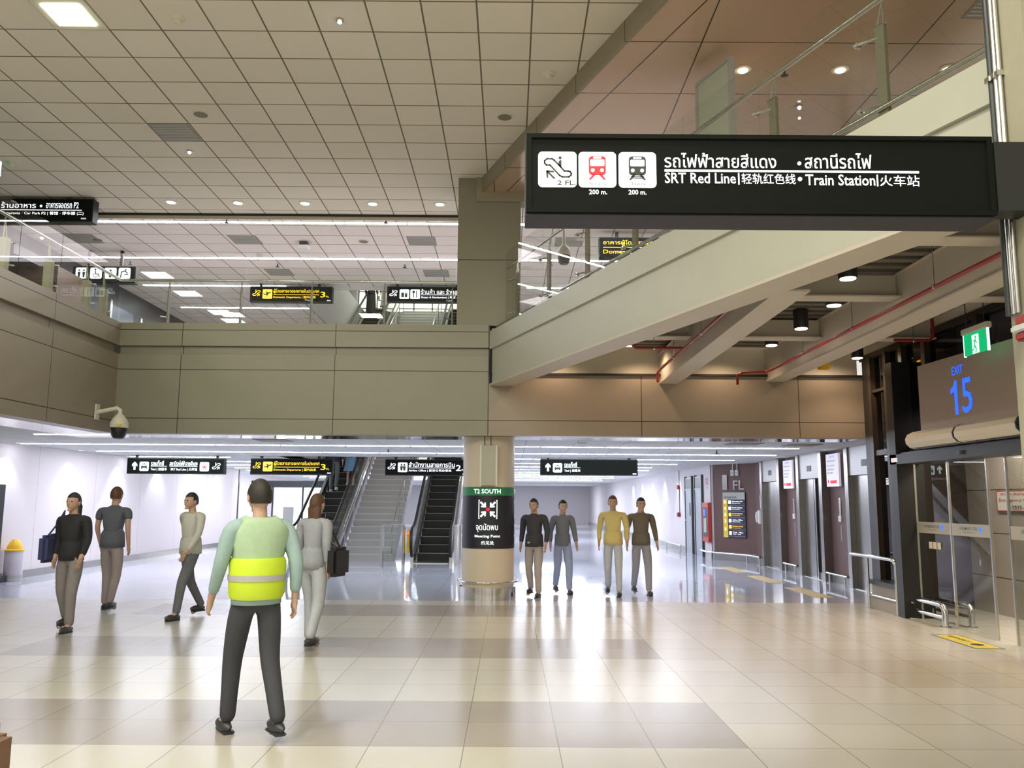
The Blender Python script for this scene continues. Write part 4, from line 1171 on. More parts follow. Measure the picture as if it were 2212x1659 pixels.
# ------------------------------------------------------------------ sliding entrance and its header
d = thing('sliding_door', 'glass sliding entrance doors with a dark header beam', 'door', (5.6, 10, 0))
box('header', M_DGREY, 5.42, 5.74, 4.6, 11.97, 2.10, 2.235, d)
box('header_cover', M_DARKB, 5.46, 5.74, 4.6, 11.97, 2.235, 2.258, d)
mb = MB(); mb.lathe((5.42, 10.05, 2.15), [(.05, 0), (.05, .04)], 16, .6, 1.8); mb.build('sensor', M_BLACK, d)
box('header_label', M_PAPER, 5.41, 5.42, 11.72, 11.9, 2.13, 2.19, d)
for i, (y0, y1, x) in enumerate(((10.86, 11.78, 5.66), (9.93, 10.84, 5.64), (8.0, 9.6, 5.66))):
    lf = MB().box(x, x + .012, y0, y1, .0, 2.1).build('door_leaf', G_DOOR, d)
    mb = MB(); mb.box(x - .008, x + .02, y0, y0 + .022, 0, 2.1); mb.box(x - .008, x + .02, y1 - .022, y1, 0, 2.1)
    mb.build('edge_profile', M_CHROME, lf)
    box('glass_band', mat('frosted_band', (.42, .43, .38), .5), x - .003, x - .001, y0 + .03, y1 - .03, 1.16, 1.31, lf)
    f3 = Frame((x - .004, y1, 0), (0, -1, 0))
    for q in (0,) if y1 - y0 < 1.2 else (0, .8):
        text(f3, 'AOT // DON MUEANG', .22 + q, 1.235, .62 + q, 1.275, M_INKG, lf, d=.001, mirror=True)
        text(f3, 'INTERNATIONAL AIRPORT', .30 + q, 1.20, .55 + q, 1.215, M_INKG, lf, d=.001, mirror=True, bold=0)
        mb = MB(); f3.disc(mb, .70 + q, 1.25, .035, 0, .001, 10); mb.build('emblem', M_BLUE, lf)
f3 = Frame((5.65, 11.78, 0), (0, -1, 0))
mb = MB()
for k in range(3): f3.rect(mb, .34 + k * .11, .96, .34 + k * .11 + .09, 1.05, 0, .002)
mb.build('sticker', M_CREAM, d)
# emergency call sign on the vestibule wall
s = thing('emergency_sign', 'white emergency call sign with red lettering on the vestibule wall', 'sign', (6.98, 12, 1.5))
f3 = Frame((6.99, 12.08, 0), (0, -1, 0))
mb = MB(); f3.rect(mb, 0, 1.46, 1.1, 1.745, 0, .01); mb.build('board', M_WHITE, s)
mb = MB()
for q in ((0, 1.46, 1.1, 1.468), (0, 1.737, 1.1, 1.745), (0, 1.46, .008, 1.745), (1.092, 1.46, 1.1, 1.745)): f3.rect(mb, *q, .01, .014)
mb.build('border', M_REDC, s)
text(f3, 'เหตุด่วน เหตุร้าย', .10, 1.67, .65, 1.725, M_REDC, s, d=.014); text(f3, 'Emergency Call', .06, 1.58, .80, 1.635, M_REDC, s, d=.014); text(f3, '0-2535-1616', .26, 1.485, .85, 1.535, M_INK, s, d=.014)
# exit number panel
s = thing('exit_number_sign', 'large bronze exit panel with blue number fifteen above the sliding doors', 'sign', (5.4, 9.8, 2.5))
M_PANEL = mat('exit_panel_bronze', (.40, .33, .275), .4, .1, .04)
mb = MB(); mb.prism([(5.38, 10.92, 2.50), (5.38, 8.60, 2.50), (5.38, 8.60, 3.31), (5.38, 10.92, 3.35)], (.10, 0, 0)); mb.build('panel', M_PANEL, s)
for y in (10.6, 9.0): box('bracket', M_DARKB, 5.48, 5.62, y, y + .05, 2.7, 2.8, s)
f3 = Frame((5.378, 10.92, 0), (0, -1, 0))
text(f3, 'EXIT', .86, 3.10, 1.10, 3.20, M_BLUE, s, bold=0)
mb = MB(); f3.poly(mb, [(.885, 2.62), (.945, 2.62), (.945, 3.03), (.905, 3.03), (.87, 2.965), (.80, 2.935), (.80, 2.885), (.885, 2.90)], 0, .004); mb.build('lettering', M_BLUE, s); text(f3, '5', 1.05, 2.62, 1.27, 3.03, M_BLUE, s, bold=.006)
for i, (y0, y1, n) in enumerate(((9.96, 11.15, 'farther'), (8.70, 9.92, 'nearer'))):
    a = thing('air_curtain', n + ' rounded cream air curtain unit above the door header', 'air curtain', (5.5, y0, 2.3))
    prof = [(5.58, 2.50), (5.38, 2.50), (5.30, 2.46), (5.27, 2.40), (5.28, 2.34), (5.33, 2.29), (5.40, 2.27), (5.58, 2.27)]
    MB().prism([(x, y0, z) for x, z in prof], (0, y1 - y0, 0)).build('casing', M_CREAM, a)
    MB().prism([(x - (.003 if x < 5.5 else 0), y0 - .02, z) for x, z in prof], (0, .022, 0)).build('end_cap', M_DGREY, a)
    box('outlet', M_DGREY, 5.36, 5.52, y0 + .05, y1 - .05, 2.262, 2.27, a)
# green emergency exit sign
s = thing('exit_sign', 'green running man exit sign hung in front of the dark glazing', 'exit sign', (5.2, 9.2, 3.25))
box('casing', M_CREAM, 5.17, 5.24, 8.92, 9.44, 3.46, 3.53, s, .01)
box('panel', M_GREEN, 5.19, 5.21, 8.95, 9.41, 3.22, 3.46, s)
mb = MB(); mb.box(5.188, 5.212, 8.935, 8.95, 3.21, 3.46); mb.box(5.188, 5.212, 9.41, 9.425, 3.21, 3.46); mb.build('border', M_TILEW, s)
f3 = Frame((5.188, 9.41, 0), (0, -1, 0))
mb = MB(); f3.rect(mb, .17, 3.22, .30, 3.43, 0, .002); mb.build('pictogram_tile', M_TILEW, s)
mb = MB(); f3.disc(mb, .245, 3.40, .014, .002, .004); f3.stroke(mb, [(.24, 3.38), (.22, 3.31), (.25, 3.27), (.24, 3.23)], .018, .002, .004); f3.stroke(mb, [(.22, 3.31), (.20, 3.27), (.18, 3.26)], .016, .002, .004); f3.stroke(mb, [(.20, 3.36), (.235, 3.37), (.27, 3.33)], .012, .002, .004)
mb.build('pictogram', M_GREEN, s)
for y in (9.0, 9.36): MB().tube([(5.2, y, 3.53), (5.2, y, 3.98)], .006, 6).build('hanger', M_DGREY, s)
s = thing('exit_sign', 'green exit sign hanging from the atrium ceiling above the car park sign', 'exit sign', (-8.3, 12.6, 6.5))
box('panel', M_GREEN, -8.7, -8.06, 12.6, 12.63, 6.58, 6.80, s); box('casing', M_CREAM, -8.72, -8.04, 12.58, 12.65, 6.80, 6.86, s)
mb = MB(); mb.box(-8.06, -8.045, 12.59, 12.64, 6.57, 6.80); mb.box(-8.7, -8.045, 12.59, 12.64, 6.565, 6.58); mb.build('border', M_TILEW, s)
mb = MB(); mb.box(-8.16, -8.11, 12.594, 12.60, 6.62, 6.75); mb.build('pictogram', M_TILEW, s)
box('hanger', M_GREY, -8.3, -8.2, 12.59, 12.64, 6.86, 6.9, s)

# ------------------------------------------------------------------ floor markings
def mark(name, lab, x0, x1, y0, y1, m, cat, ribs=0):
    t_ = thing(name, lab, cat, (x0, y0, 0))
    box('strip', m, x0, x1, y0, y1, 0, .004, t_)
    if ribs:
        mb = MB()
        for k in range(ribs): mb.box(x0 + (k + .25) * (x1 - x0) / ribs, x0 + (k + .75) * (x1 - x0) / ribs, y0 + .02, y1 - .02, .004, .008)
        mb.build('ribs', m, t_)
    return t_


s = mark('floor_sticker', 'worn yellow warning sticker on the floor before the sliding doors', 5.08, 5.36, 9.38, 10.32, M_YELF, 'floor marking')
mb = MB(); mb.box(5.06, 5.08, 9.36, 10.34, 0, .005); mb.box(5.36, 5.38, 9.36, 10.34, 0, .005); mb.box(5.08, 5.36, 9.36, 9.38, 0, .005); mb.box(5.08, 5.36, 10.32, 10.34, 0, .005); mb.build('border', M_INKG, s)
f3 = Frame((5.36, 9.40, .005), (0, 1, 0), (-1, 0, 0))
text(f3, 'ระวังประตูหนีบ', .40, .08, .85, .17, M_INK, s, d=.001); mb = MB(); f3.disc(mb, .22, .14, .07, 0, .001); mb.build('pictogram', M_INK, s)
s = mark('floor_sticker', 'second yellow warning sticker beyond the door glass', 5.95, 6.3, 9.1, 9.9, M_YELF, 'floor marking')
for y0, y1, n in ((14.25, 15.85, 'nearest the atrium floor'), (16.75, 18.35, 'in the middle of the three'), (19.2, 20.8, 'farthest, by the floor guide')):
    mark('tactile_strip', 'ochre tactile guiding strip before the elevators, ' + n, 5.10, 5.42, y0, y1, M_TACT, 'tactile paving', 6)

# ------------------------------------------------------------------ stairs and escalators
TAN = math.tan(R(30))


def escalator(lab, x0, x1, y0, z0, H, glassl=True):
    e = thing('escalator', lab, 'escalator', ((x0 + x1) / 2, y0, z0))
    n = int(H / .2)
    for k in range(n):
        y = y0 + k * .3464; z = z0 + k * .2
        if k == 0: stp = MB().box(x0, x1, y, y + .36, z, z + .2).box(x0 + .02, x1 - .02, y - .006, y, z + .18, z + .2); s1 = stp.build('step', M_TREAD, e); s1.data.name = 'step'; n1 = box('nosing', M_NOSE, x0 + .04, x1 - .04, y - .008, y + .012, z + .196, z + .204, s1)
        else:
            s2 = s1.copy(); COL.objects.link(s2); s2.location = (0, k * .3464, k * .2)
            n2 = n1.copy(); COL.objects.link(n2); n2.parent = s2
    L = n * .3464
    a = Vector((0, y0 - .9, z0)); b = Vector((0, y0, z0)); c_ = Vector((0, y0 + L, z0 + n * .2)); d_ = Vector((0, y0 + L + .9, z0 + n * .2))
    for sx, xx in ((-1, x0 - .10), (1, x1 + .02)):
        # steel skirt side and deck
        mb = MB(); mb.prism([(xx, y0 - .7, z0), (xx, y0 - .1, z0), (xx, y0 + L, z0 + n * .2 - .1), (xx, y0 + L + .6, z0 + n * .2 - .1), (xx, y0 + L + .6, z0 + n * .2 + .28), (xx, y0 + L - .05, z0 + n * .2 + .28), (xx, y0 - .1, z0 + .28), (xx, y0 - .7, z0 + .22)], (.08, 0, 0))
        mb.build('skirt', M_CHROME, e)
        gx = xx + .035
        mb = MB(); mb.prism([(gx, y0 - .75, z0 + .22), (gx, y0 - .1, z0 + .28), (gx, y0 + L, z0 + n * .2 + .28), (gx, y0 + L, z0 + n * .2 + .92), (gx, y0 - .1, z0 + .90), (gx, y0 - .75, z0 + .86)], (.012, 0, 0))
        mb.build('balustrade_glass', G_CLEAR, e)
        pts = [(gx, y0 - .55, z0 + .12), (gx, y0 - .78, z0 + .2), (gx, y0 - .93, z0 + .42), (gx, y0 - .92, z0 + .68), (gx, y0 - .76, z0 + .86), (gx, y0 - .3, z0 + .93), (gx, y0, z0 + 1.02), (gx, y0 + L, z0 + n * .2 + .97), (gx, y0 + L + .6, z0 + n * .2 + .97)]
        MB().tube(pts, .038, 10).build('handrail', M_RUB, e, True)
    box('comb_plate', M_CHROME, x0, x1, y0 - .9, y0, z0, z0 + .02, e)
    # truss underside
    mb = MB(); mb.prism([(x0 - .1, y0 + .6, z0 - .02), (x0 - .1, y0 + L, z0 + n * .2 - .5), (x0 - .1, y0 + L, z0 + n * .2 - .11), (x0 - .1, y0 + .8, z0 + .3)], (x1 - x0 + .2, 0, 0))
    mb.build('truss', M_WALLW, e)
    return e


def stairs(lab, x0, x1, y0, z0, H):
    e = thing('staircase', lab, 'stairs', ((x0 + x1) / 2, y0, z0))
    n = 26; rz = H / n; ry = .30
    prof = [(y0, z0)]
    for k in range(n): prof += [(y0 + k * ry, z0 + (k + 1) * rz), (y0 + (k + 1) * ry, z0 + (k + 1) * rz)]
    prof += [(y0 + n * ry, z0 + H - .3), (y0 + .45, z0)]
    MB().prism([(x0, y, z) for y, z in prof], (x1 - x0, 0, 0)).build('steps', M_STONE, e)
    for k in range(n): box('nosing', M_WHITE, x0 + .01, x1 - .01, y0 + k * ry - .012, y0 + k * ry + .03, z0 + (k + 1) * rz - .012, z0 + (k + 1) * rz + .006, e)
    for x in (x0 + .05, x1 - .05):
        MB().tube([(x, y0 - .1, z0 + .75), (x, y0 + .1, z0 + .90), (x, y0 + n * ry, z0 + H + .88)], .022, 10).build('handrail', M_CHROME2, e, True)
        for k in range(0, n, 4): MB().tube([(x, y0 + k * ry + .1, z0 + (k + 1) * rz), (x, y0 + k * ry + .1, z0 + k * rz + .97)], .013, 8).build('post', M_CHROME, e, True)
    return e


escalator('escalator with two riders, between the lit shop and the staircase', -5.45, -4.60, 22.2, 0, 4.4)
escalator('empty escalator with a yellow end panel, between the staircase and the round column', -2.38, -1.52, 22.2, 0, 4.4)
stairs('pale stone staircase between the two lower escalators', -4.35, -3.02, 22.2, 0, 4.38)
escalator('upper escalator with riders, bright windows above it', -5.35, -4.50, 24.1, 4.4, 4.4)
escalator('upper escalator beside the square column', -2.25, -1.40, 24.1, 4.4, 4.4)
stairs('upper staircase rising to the bright third storey', -4.15, -2.60, 24.1, 4.4, 4.38)
s = tag(box('end_panel', M_YEL, -2.56, -2.50, 21.30, 21.52, .25, .85, bev=.02), 'yellow warning panel with a red lamp at the escalator end', 'panel')
MB().ball((-2.53, 21.29, .74), .02, sub=1).build('red_lamp', mat('red_glow', (1, .05, .05), .5, emit=4), s)


def gate(lab, x0, y0, x1, y1, h=.98):
    g_ = thing('glass_screen', lab, 'screen', ((x0 + x1) / 2, (y0 + y1) / 2, 0))
    v = Vector((x1 - x0, y1 - y0, 0)); L = v.length; v.normalize(); u = Vector((0, 0, 1)); O = Vector((x0, y0, 0))
    for a in (0, L - .06): MB().obox(O, v, u, a, a + .06, 0, h, -.03, .03).build('post', M_CHROME, g_)
    MB().obox(O, v, u, .06, L - .06, h - .03, h, -.015, .015).build('top_rail', M_CHROME, g_)
    MB().obox(O, v, u, .06, L - .06, .1, h - .03, -.005, .005).build('glass_pane', G_CLEAR, g_)


gate('angled glass screen at the foot of the stairs, beside the yellow end panel', -3.02, 20.2, -2.62, 21.3)
gate('glass screen between the first escalator and the staircase foot', -5.0, 21.0, -4.42, 20.9)
gate('glass screen at the foot of the escalator, half behind the round column', -1.30, 20.7, -1.22, 21.4)
# lit shop behind the first escalator
s = thing('shop_display', 'brightly lit shop display with coloured posters behind the first escalator', 'shop', (-7, 31, 0))
box('back_panel', M_SHOP, -8.7, -6.0, 31.2, 31.3, .3, 2.0, s)
for x in (-8.7, -7.6, -6.6, -6.02): box('frame', M_DGREY, x - .03, x + .03, 31.12, 31.2, 0, 2.1, s)
box('fascia', M_DGREY, -9.5, -5.9, 31.1, 31.3, 2.0, 2.25, s)
for x, w_, m in ((-8.3, .4, M_GREY), (-6.9, .5, M_REDC), (-6.35, .3, M_DIRY)): box('poster', m, x, x + w_, 31.1, 31.11, .7, 1.3, s)


# dome cameras
def dome(lab, c0, dirv, arm=True):
    x, y, z = c0
    d = thing('security_camera', lab, 'camera', (x, y, z))
    MB().lathe((x, y, z), [(.125, 0), (.135, .03), (.13, .08), (.10, .14), (.05, .20), (.03, .22)], 24).build('housing', M_CREAM, d, True)
    MB().lathe((x, y, z - .17), [(.03, 0), (.075, .01), (.10, .05), (.118, .11), (.12, .17)], 24).build('dome', M_BLACK, d, True)
    if arm:
        MB().tube([(x, y, z + .21), (x, y, z + .27), (x - .04, y - .02, z + .30), (x + dirv[0] + .02, y + dirv[1], z + .24)], .032, 12).build('arm', M_CREAM, d, True)
        box('wall_plate', M_CREAM, x + dirv[0] - .0, x + dirv[0] + .025, y + dirv[1] - .06, y + dirv[1] + .06, z + .12, z + .36, d, .005)
        box('label', M_DIRY, x + .02, x + .09, y - .14, y - .125, z + .02, z + .05, d)
    else:
        MB().tube([(x, y, z + .2), (x, y, 6.86)], .03, 10).build('stem', M_CREAM, d, True)


dome('white dome camera with a black globe on a wall arm under the mezzanine corner', (-5.95, 12.75, 2.62), (-.365, 0))
dome('dark dome camera hanging behind the bridge glass', (.98, 15.0, 6.05), (0, 0), False)
# upper shopfront details seen through the glass
s = thing('shopfront_door', 'bluish door in the dark upper shopfront', 'door', (-9.8, 20, 4.4)); box('leaf', mat('blue_grey_door', (.10, .13, .16), .3), -9.86, -9.82, 20.2, 21.4, 4.4, 6.3, s); box('frame', M_CHROME, -9.86, -9.80, 20.1, 20.2, 4.4, 6.4, s)
s = thing('shopfront_door', 'brown door in the dark upper shopfront', 'door', (-9.8, 22.2, 4.4)); box('leaf', M_WOODBR, -9.86, -9.82, 21.9, 23.1, 4.4, 6.2, s); box('frame', M_CHROME, -9.86, -9.80, 21.8, 21.9, 4.4, 6.3, s)
s = thing('shop_kiosk', 'brown walled shop kiosk with a dark fascia on the side wing', 'kiosk', (-9.4, 16.8, 4.4))
box('wall', M_WOODBR, -9.85, -9.05, 16.3, 17.4, 4.4, 6.15, s); box('fascia', M_WALLDK, -9.85, -9.42, 15.4, 17.4, 6.15, 6.35, s)
# ------------------------------------------------------------------ people
SKIN = mat('skin', (.52, .33, .24), .55, 0, .05)
HAIRK = mat('black_hair', (.02, .016, .014), .6, 0, .2, scale=60)
HAIRB = mat('brown_hair', (.10, .045, .025), .6, 0, .2, scale=60)
EYE = mat('eye_dark', (.03, .02, .02), .2)


def skinmesh(name, chains, m, parent, xf, sub=1):
    """chains: list of [(point, radius), ...]; points that coincide are welded"""
    bm = bmesh.new(); lay = bm.verts.layers.skin.verify(); seen = {}

    def vert(p, r, root=False):
        k = tuple(round(c, 4) for c in p)
        if k not in seen:
            v = bm.verts.new(xf @ Vector(p)); v[lay].radius = (r, r); v[lay].use_root = root; seen[k] = v
        return seen[k]

    rt = True
    for ch in chains:
        prev = None
        for p, r in ch:
            v = vert(p, r, rt); rt = False
            if prev and prev is not v and not bm.edges.get((prev, v)): bm.edges.new((prev, v))
            prev = v
    me = bpy.data.meshes.new(name); bm.to_mesh(me); bm.free()
    o = bpy.data.objects.new(name, me); COL.objects.link(o)
    s = o.modifiers.new('skin', 'SKIN'); s.use_smooth_shade = True
    u = o.modifiers.new('sub', 'SUBSURF'); u.levels = sub; u.render_levels = sub
    dg = bpy.context.evaluated_depsgraph_get(); ev = o.evaluated_get(dg)
    m2 = bpy.data.meshes.new_from_object(ev); m2.name = name
    bpy.data.objects.remove(o)
    m2.materials.clear(); m2.materials.append(m)
    for p in m2.polygons: p.use_smooth = True
    return m2


def person(lab, x, y, z, face, H=1.7, top=None, low=None, hair=HAIRK, stride=.22, arms=(.2, -.2), longhair=False, skirt=None, shoes=None, sleeves='long', lean=0, female=False, vest=None, bag=None, holding=None):
    """local axes: +y is forwards; face = heading in degrees (0 looks along +Y)"""
    p = thing('person', lab, 'person', (x, y, z))
    k = H / 1.7
    xf = Matrix.Translation((x, y, z)) @ Matrix.Rotation(R(face), 4, 'Z') @ Matrix.Diagonal((k, k, k, 1))
    sw = .165 if female else .19
    hip = (0, 0, .93); waist = (0, lean * .1, 1.08); chest = (0, lean * .25, 1.27); nb = (0, lean * .35, 1.42); nt = (0, .015 + lean * .42, 1.50)
    legs = []
    for sd, st in ((-1, stride), (1, -stride)):
        hj = (sd * .09, 0, .90); kn = (sd * .095, st * .55 + .05, .49); an = (sd * .10, st - (.06 if st < 0 else 0), .09 + (.05 if st < -.05 else 0)); toe = (sd * .115, an[1] + .15, .03 + (0 if st >= -.05 else -.0))
        legs.append((hj, kn, an, toe))
    armj = []
    for sd, sg in zip((-1, 1), arms):
        sh = (sd * sw, lean * .33, 1.375)
        el = (sd * (sw + .05), sg * .55 - .03 + lean * .3, 1.13)
        if holding == sd: wr = (sd * (sw - .02), el[1] + .22, 1.18)
        else: wr = (sd * (sw + .055), sg * 1.05 + .06 + lean * .2, .90)
        armj.append((sh, el, wr, sd))
    head = Vector((0, .035 + lean * .46, 1.582))
    ch = [[(hip, .09), (waist, .08), (chest, .09), (nb, .055), (nt, .052), (tuple(head - Vector((0, .01, .03))), .06)]]
    for hj, kn, an, toe in legs: ch.append([(hip, .10), (hj, .075), (kn, .052), (an, .035), (toe, .032)])
    for sh, el, wr, sd in armj:
        c2 = [(chest, .09), (sh, .045), (el, .038), (wr, .026)]
        W_ = Vector(wr); E_ = Vector(el); dr = (W_ - E_).normalized()
        side = Vector((0, 1, 0)) if abs(dr.y) < .8 else Vector((0, 0, 1)); side = (side - dr * side.dot(dr)).normalized()
        palm = W_ + dr * .065
        c2.append((tuple(palm), .024)); ch.append(c2)
        nrm = dr.cross(side) * sd
        for q, (off, ln) in enumerate(((.026, .062), (.009, .074), (-.009, .068), (-.026, .052))):
            a = palm + dr * .02 + side * off; b = a + dr * ln * .5 + nrm * .004; c3 = b + dr * ln * .4 - nrm * .018
            ch.append([(tuple(palm), .024), (tuple(a), .0095), (tuple(b), .0085), (tuple(c3), .007)])
        t0 = W_ + dr * .03 + side * .022; t1 = t0 + dr * .03 + side * .022; t2 = t1 + dr * .03 + side * .004
        ch.append([(wr, .026), (tuple(t0), .012), (tuple(t1), .0095), (tuple(t2), .008)])
    body = skinmesh('body', ch, SKIN, p, xf)
    # head joined into the body mesh: skull, jaw, nose, ears
    bm = bmesh.new(); bm.from_mesh(body)
    q = bmesh.ops.create_uvsphere(bm, u_segments=20, v_segments=14, radius=1)
    for v in q['verts']:
        c0 = v.co.copy(); w = 1 - max(0, -c0.z) * .28
        fy = c0.y * .098 + (.012 if c0.z < -.3 and c0.y > 0 else 0)
        v.co = xf @ (head + Vector((c0.x * .076 * w, fy, c0.z * .115)))
    for cen, r, sc in ((head + Vector((0, .10, -.015)), .014, (.8, 1.2, 1.7)), (head + Vector((.077, -.005, -.01)), .022, (.4, .8, 1.4)), (head + Vector((-.077, -.005, -.01)), .022, (.4, .8, 1.4)), (head + Vector((0, .088, -.058)), .018, (1.4, .5, .35)), (head + Vector((0, .075, -.095)), .028, (1, .8, .7))):
        q = bmesh.ops.create_icosphere(bm, subdivisions=2, radius=1)
        for v in q['verts']: v.co = xf @ (cen + Vector((v.co.x * r * sc[0], v.co.y * r * sc[1], v.co.z * r * sc[2])))
    for f_ in bm.faces: f_.smooth = True
    bm.to_mesh(body); bm.free()
    o = bpy.data.objects.new('body', body); COL.objects.link(o); attach(o, p)

    def add(name, me): q_ = bpy.data.objects.new(name, me); COL.objects.link(q_); attach(q_, p); return q_

    def xfm(mb): bmesh.ops.transform(mb.bm, matrix=xf, verts=mb.bm.verts); return mb

    for sd in (-1, 1): xfm(MB().ball(head + Vector((sd * .030, .086, .008)), .011, sub=1)).build('eye', EYE, p, True)
    mb = MB(); q = bmesh.ops.create_uvsphere(mb.bm, u_segments=20, v_segments=14, radius=1)
    bmesh.ops.delete(mb.bm, geom=[v for v in q['verts'] if (v.co.z < .42 and v.co.y > .45) or (v.co.z < .0 and v.co.y > .0) or v.co.z < -.5], context='VERTS')
    for v in mb.bm.verts: v.co = head + Vector((v.co.x * .083, v.co.y * .104 - .006, v.co.z * .121 + .004))
    if longhair: mb.lathe(head + Vector((0, -.055, -.30)), [(.05, 0), (.075, .08), (.085, .25), (.06, .30)], 16, 1.0, .55)
    xfm(mb).build('hair', hair, p, True)
    # shirt
    w = 1.0 if not female else .9
    if top:
        sc = [[((0, 0, .97), .135 * w), (waist, .130 * w), (chest, .145 * w), ((0, lean * .34, 1.385), .085), ((0, lean * .35, 1.455), .060)]]
        for sh, el, wr, sd in armj:
            E_ = Vector(el); W_ = Vector(wr)
            c4 = [(chest, .145 * w), ((sd * sw * .62, lean * .33, 1.375), .078), (sh, .070), (tuple(Vector(sh).lerp(E_, .6)), .058)]
            if sleeves == 'long': c4 += [(el, .052), (tuple(E_.lerp(W_, .92)), .038)]
            sc.append(c4)
        sm_ = skinmesh('shirt', sc, top, p, xf)
        mb = MB(); mb.bm.from_mesh(sm_); n0 = len(mb.bm.verts)
        mb.lathe((0, 0, 0), [(.150, .862), (.168, .865), (.166, .95), (.155, 1.06), (.12, 1.12)], 24, w, .80)
        mb.bm.verts.ensure_lookup_table(); bmesh.ops.transform(mb.bm, matrix=xf, verts=mb.bm.verts[n0:])
        for f_ in mb.bm.faces: f_.smooth = True
        mb.bm.to_mesh(sm_); mb.bm.free()
        add('shirt', sm_)
    if low:
        sc = [[((0, 0, 1.06), .120), ((0, 0, .96), .128), ((0, 0, .90), .13)]]
        for hj, kn, an, toe in legs: sc.append([((0, 0, .90), .13), (hj, .098), (kn, .070), (tuple(Vector(kn).lerp(Vector(an), .55)), .060), (tuple(Vector(kn).lerp(Vector(an), 1.08)), .056)])
        add('trousers', skinmesh('trousers', sc, low, p, xf))
    if skirt:
        m_, zb, r1 = skirt
        mb = MB(); mb.lathe((0, 0, 0), [(r1, zb), (r1 * .86, zb + .15), (.165, .88), (.14, 1.02)], 28, 1, .8)
        for v in mb.bm.verts:
            a = math.atan2(v.co.y, v.co.x)
            if v.co.z < .85: v.co.x *= 1 + .05 * math.sin(9 * a); v.co.y *= 1 + .05 * math.sin(9 * a)
        xfm(mb).build('skirt', m_, p, True)
    for hj, kn, an, toe in legs:
        mb = MB(); mb.ball((an[0] + (toe[0] - an[0]) * .4, an[1] + .055, max(.045, an[2] - .045)), 1, .045, .13, .045); mb.box(an[0] - .036, an[0] + .042, an[1] - .055, an[1] + .15, max(0, an[2] - .09), max(0, an[2] - .09) + .022, .008)
        xfm(mb).build('shoe', shoes or M_DGREY, p, True)
    if vest:
        m1, m2 = vest
        vc = [[((0, 0, .86), .165), (waist, .160), (chest, .178), ((0, lean * .34, 1.41), .110)]]
        for sh, el, wr, sd in armj: vc.append([(chest, .178), ((sd * (sw - .035), lean * .33, 1.385), .100)])
        add('vest', skinmesh('vest', vc, m1, p, xf))
        mb = MB(); mb.lathe((0, lean * .1, 0), [(.172, .90), (.186, .93), (.19, 1.14), (.18, 1.17)], 24, 1, .92)
        xfm(mb).build('vest_panel', m2, p, True)
        mb = MB(); mb.lathe((0, lean * .2, 0), [(.194, 1.02), (.195, 1.06)], 24, 1, .92)
        xfm(mb).build('reflective_stripe', M_GREY, p, True)
    if bag:
        m_, sd, zc, sz = bag
        mb = MB(); mb.box(-sz[0] / 2, sz[0] / 2, -sz[1] / 2, sz[1] / 2, -sz[2] / 2, sz[2] / 2, .04)
        if sd == 0: c5 = Vector((0, -.22, zc))
        else: c5 = Vector((sd * (.26 + sz[0] / 2), -.02, zc))
        for v in mb.bm.verts: v.co += c5
        b = xfm(mb).build('bag', m_, None)
        tag(b, 'bag carried by the ' + lab, 'bag')
        b['label'] = BAGL.pop(0)
        mb = MB()
        if sd == 0:
            for q in (-.1, .1): mb.tube([(q, -.14, zc - .15), (q, -.17, zc + .2), (q, -.02, 1.475), (q * 1.1, .13, 1.35), (q * 1.1, .12, zc - .1), (q, -.1, zc - .18)], .014, 6)
        else: mb.tube([(c5.x, 0, zc + sz[2] / 2), (sd * .22, .0, 1.30), (sd * .13, 0, 1.475), (sd * .2, -.08, 1.2), (c5.x, -.04, zc + sz[2] / 2)], .012, 6)
        st = xfm(mb).build('strap', m_, b, True)
    return p


BAGL = ['black shoulder bag carried by the person in pale grey beside the vest wearer', 'navy shoulder bag carried by the person in black near the side wall', 'small cream handbag carried by the rider in black on the upper escalator']
C = lambda n, c: mat(n, c, .8, 0, .12, scale=25)
person('person in a green and yellow safety vest walking away across the tiles', -1.70, 5.80, 0, 35, 1.69, C('teal_shirt', (.30, .42, .42)), C('charcoal_trousers', (.045, .048, .058)), HAIRK, .18, (.12, -.12), vest=(C('pale_green_vest', (.38, .52, .34)), mat('yellow_green_vest', (.55, .72, .03), .6, 0, .05)))
person('person in pale grey with a dark bag walking behind the vest wearer', -2.10, 9.2, 0, -20, 1.62, C('pale_grey_top', (.34, .36, .40)), C('pale_grey_trousers', (.45, .48, .52)), HAIRB, .12, (.1, -.1), True, female=True, bag=(M_BLACK, 1, .95, (.14, .30, .32)))
person('person in a cream top and dark trousers striding between the vest wearer and the wall', -4.25, 11.4, 0, 150, 1.64, C('cream_top', (.52, .52, .48)), C('slate_trousers', (.14, .15, .17)), HAIRK, .26, (.2, -.2))
person('person with brown hair and a slate top walking along the side wall', -5.60, 12.05, 0, 0, 1.72, C('slate_top', (.10, .11, .14)), C('mauve_trousers', (.34, .29, .29)), HAIRB, .12, (.1, -.1), sleeves='short')
person('person in black with a navy bag, closest to the yellow lidded bin', -5.22, 10.2, 0, 175, 1.62, C('black_top', (.02, .02, .024)), C('grey_trousers', (.25, .23, .23)), HAIRK, .10, (.08, -.08), longhair=True, female=True, bag=(C('navy_bag', (.05, .06, .16)), 1, 1.0, (.12, .30, .34)))
person('person in a dark jacket standing right beside the round column', .42, 14.1, 0, 160, 1.60, C('dark_jacket', (.045, .045, .055)), C('beige_trousers', (.42, .38, .36)), HAIRK, .06, (.05, -.05))
person('person in a grey top and pale blue trousers near the round column', .92, 14.6, 0, 190, 1.58, C('mid_grey_top', (.17, .18, .21)), C('pale_blue_trousers', (.34, .40, .58)), HAIRK, .10, (.1, -.1), female=True)
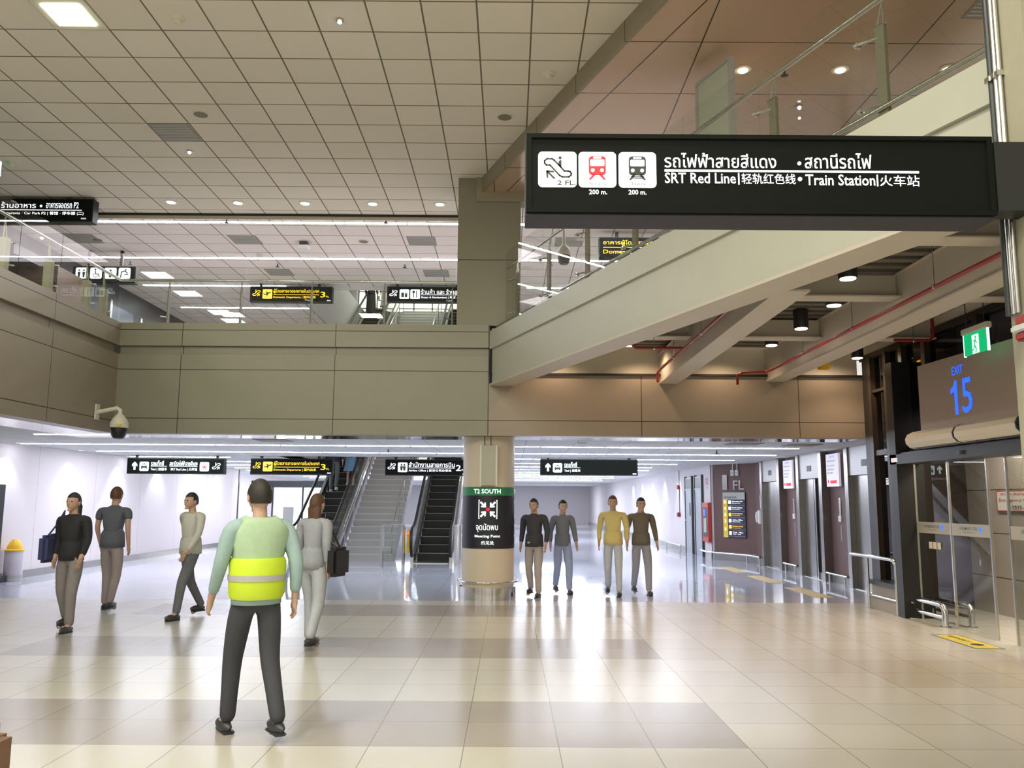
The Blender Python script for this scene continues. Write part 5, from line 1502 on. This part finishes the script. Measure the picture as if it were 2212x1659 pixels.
person('person in a yellow shirt in the group behind the column', 1.75, 14.3, 0, 170, 1.66, C('yellow_shirt', (.66, .55, .22)), C('light_trousers', (.50, .54, .58)), HAIRB, .10, (.1, -.1))
person('person in an olive brown top, farthest of the group from the column', 2.25, 14.5, 0, 185, 1.63, C('olive_top', (.16, .14, .10)), C('grey_violet_trousers', (.33, .33, .38)), HAIRK, .12, (.1, -.1))


def escz(y, y0=22.2, z0=0): return z0 + (int((y - y0) / .3464) + 1) * .2


y = 24.98; person('escalator rider in a navy top and grey trousers, climbing', -5.2, y, escz(y), 0, 1.75, C('navy_top', (.03, .035, .07)), C('grey_green_trousers', (.10, .12, .12)), HAIRK, .10, (.1, -.1), shoes=M_WHITE)
y = 25.4; person('escalator rider in a light blue skirt and black top', -4.78, y, escz(y), 0, 1.62, C('rider_black_top', (.02, .02, .02)), None, HAIRK, .03, (.03, -.03), skirt=(C('light_blue_skirt', (.17, .33, .50)), .44, .24), shoes=M_WHITE, female=True)
y = 31.0; person('upper escalator rider in a long black dress', -5.28, y, escz(y, 24.1, 4.4), 0, 1.68, C('rider_black_dress', (.012, .012, .012)), None, HAIRK, .03, (.03, -.03), longhair=True, skirt=(C('rider_black_dress', (0, 0, 0)), .15, .22), female=True, bag=(M_CREAM, 1, .75, (.08, .2, .22)))
y = 31.35; person('upper escalator rider in a beige top and pale skirt', -4.78, y, escz(y, 24.1, 4.4), 0, 1.60, C('rider_beige_top', (.40, .32, .24)), None, HAIRB, .03, (.03, -.03), skirt=(C('rider_pale_skirt', (.62, .58, .50)), .30, .24), female=True)
# brown suitcase cut by the lower corner of the frame
sc_ = thing('suitcase', 'brown soft suitcase standing at the lower corner of the frame', 'suitcase', (-2.5, 4.1, 0))
M_SUIT = mat('brown_suitcase', (.17, .09, .045), .6, 0, .1)
box('shell', M_SUIT, -2.76, -2.33, 3.92, 4.20, .05, .50, sc_, .06)
for x in (-2.68, -2.41):
    MB().ball((x, 4.07, .03), .03, sub=1).build('wheel', M_BLACK, sc_, True)
box('handle', M_BLACK, -2.62, -2.47, 4.05, 4.09, .50, .53, sc_, .008)
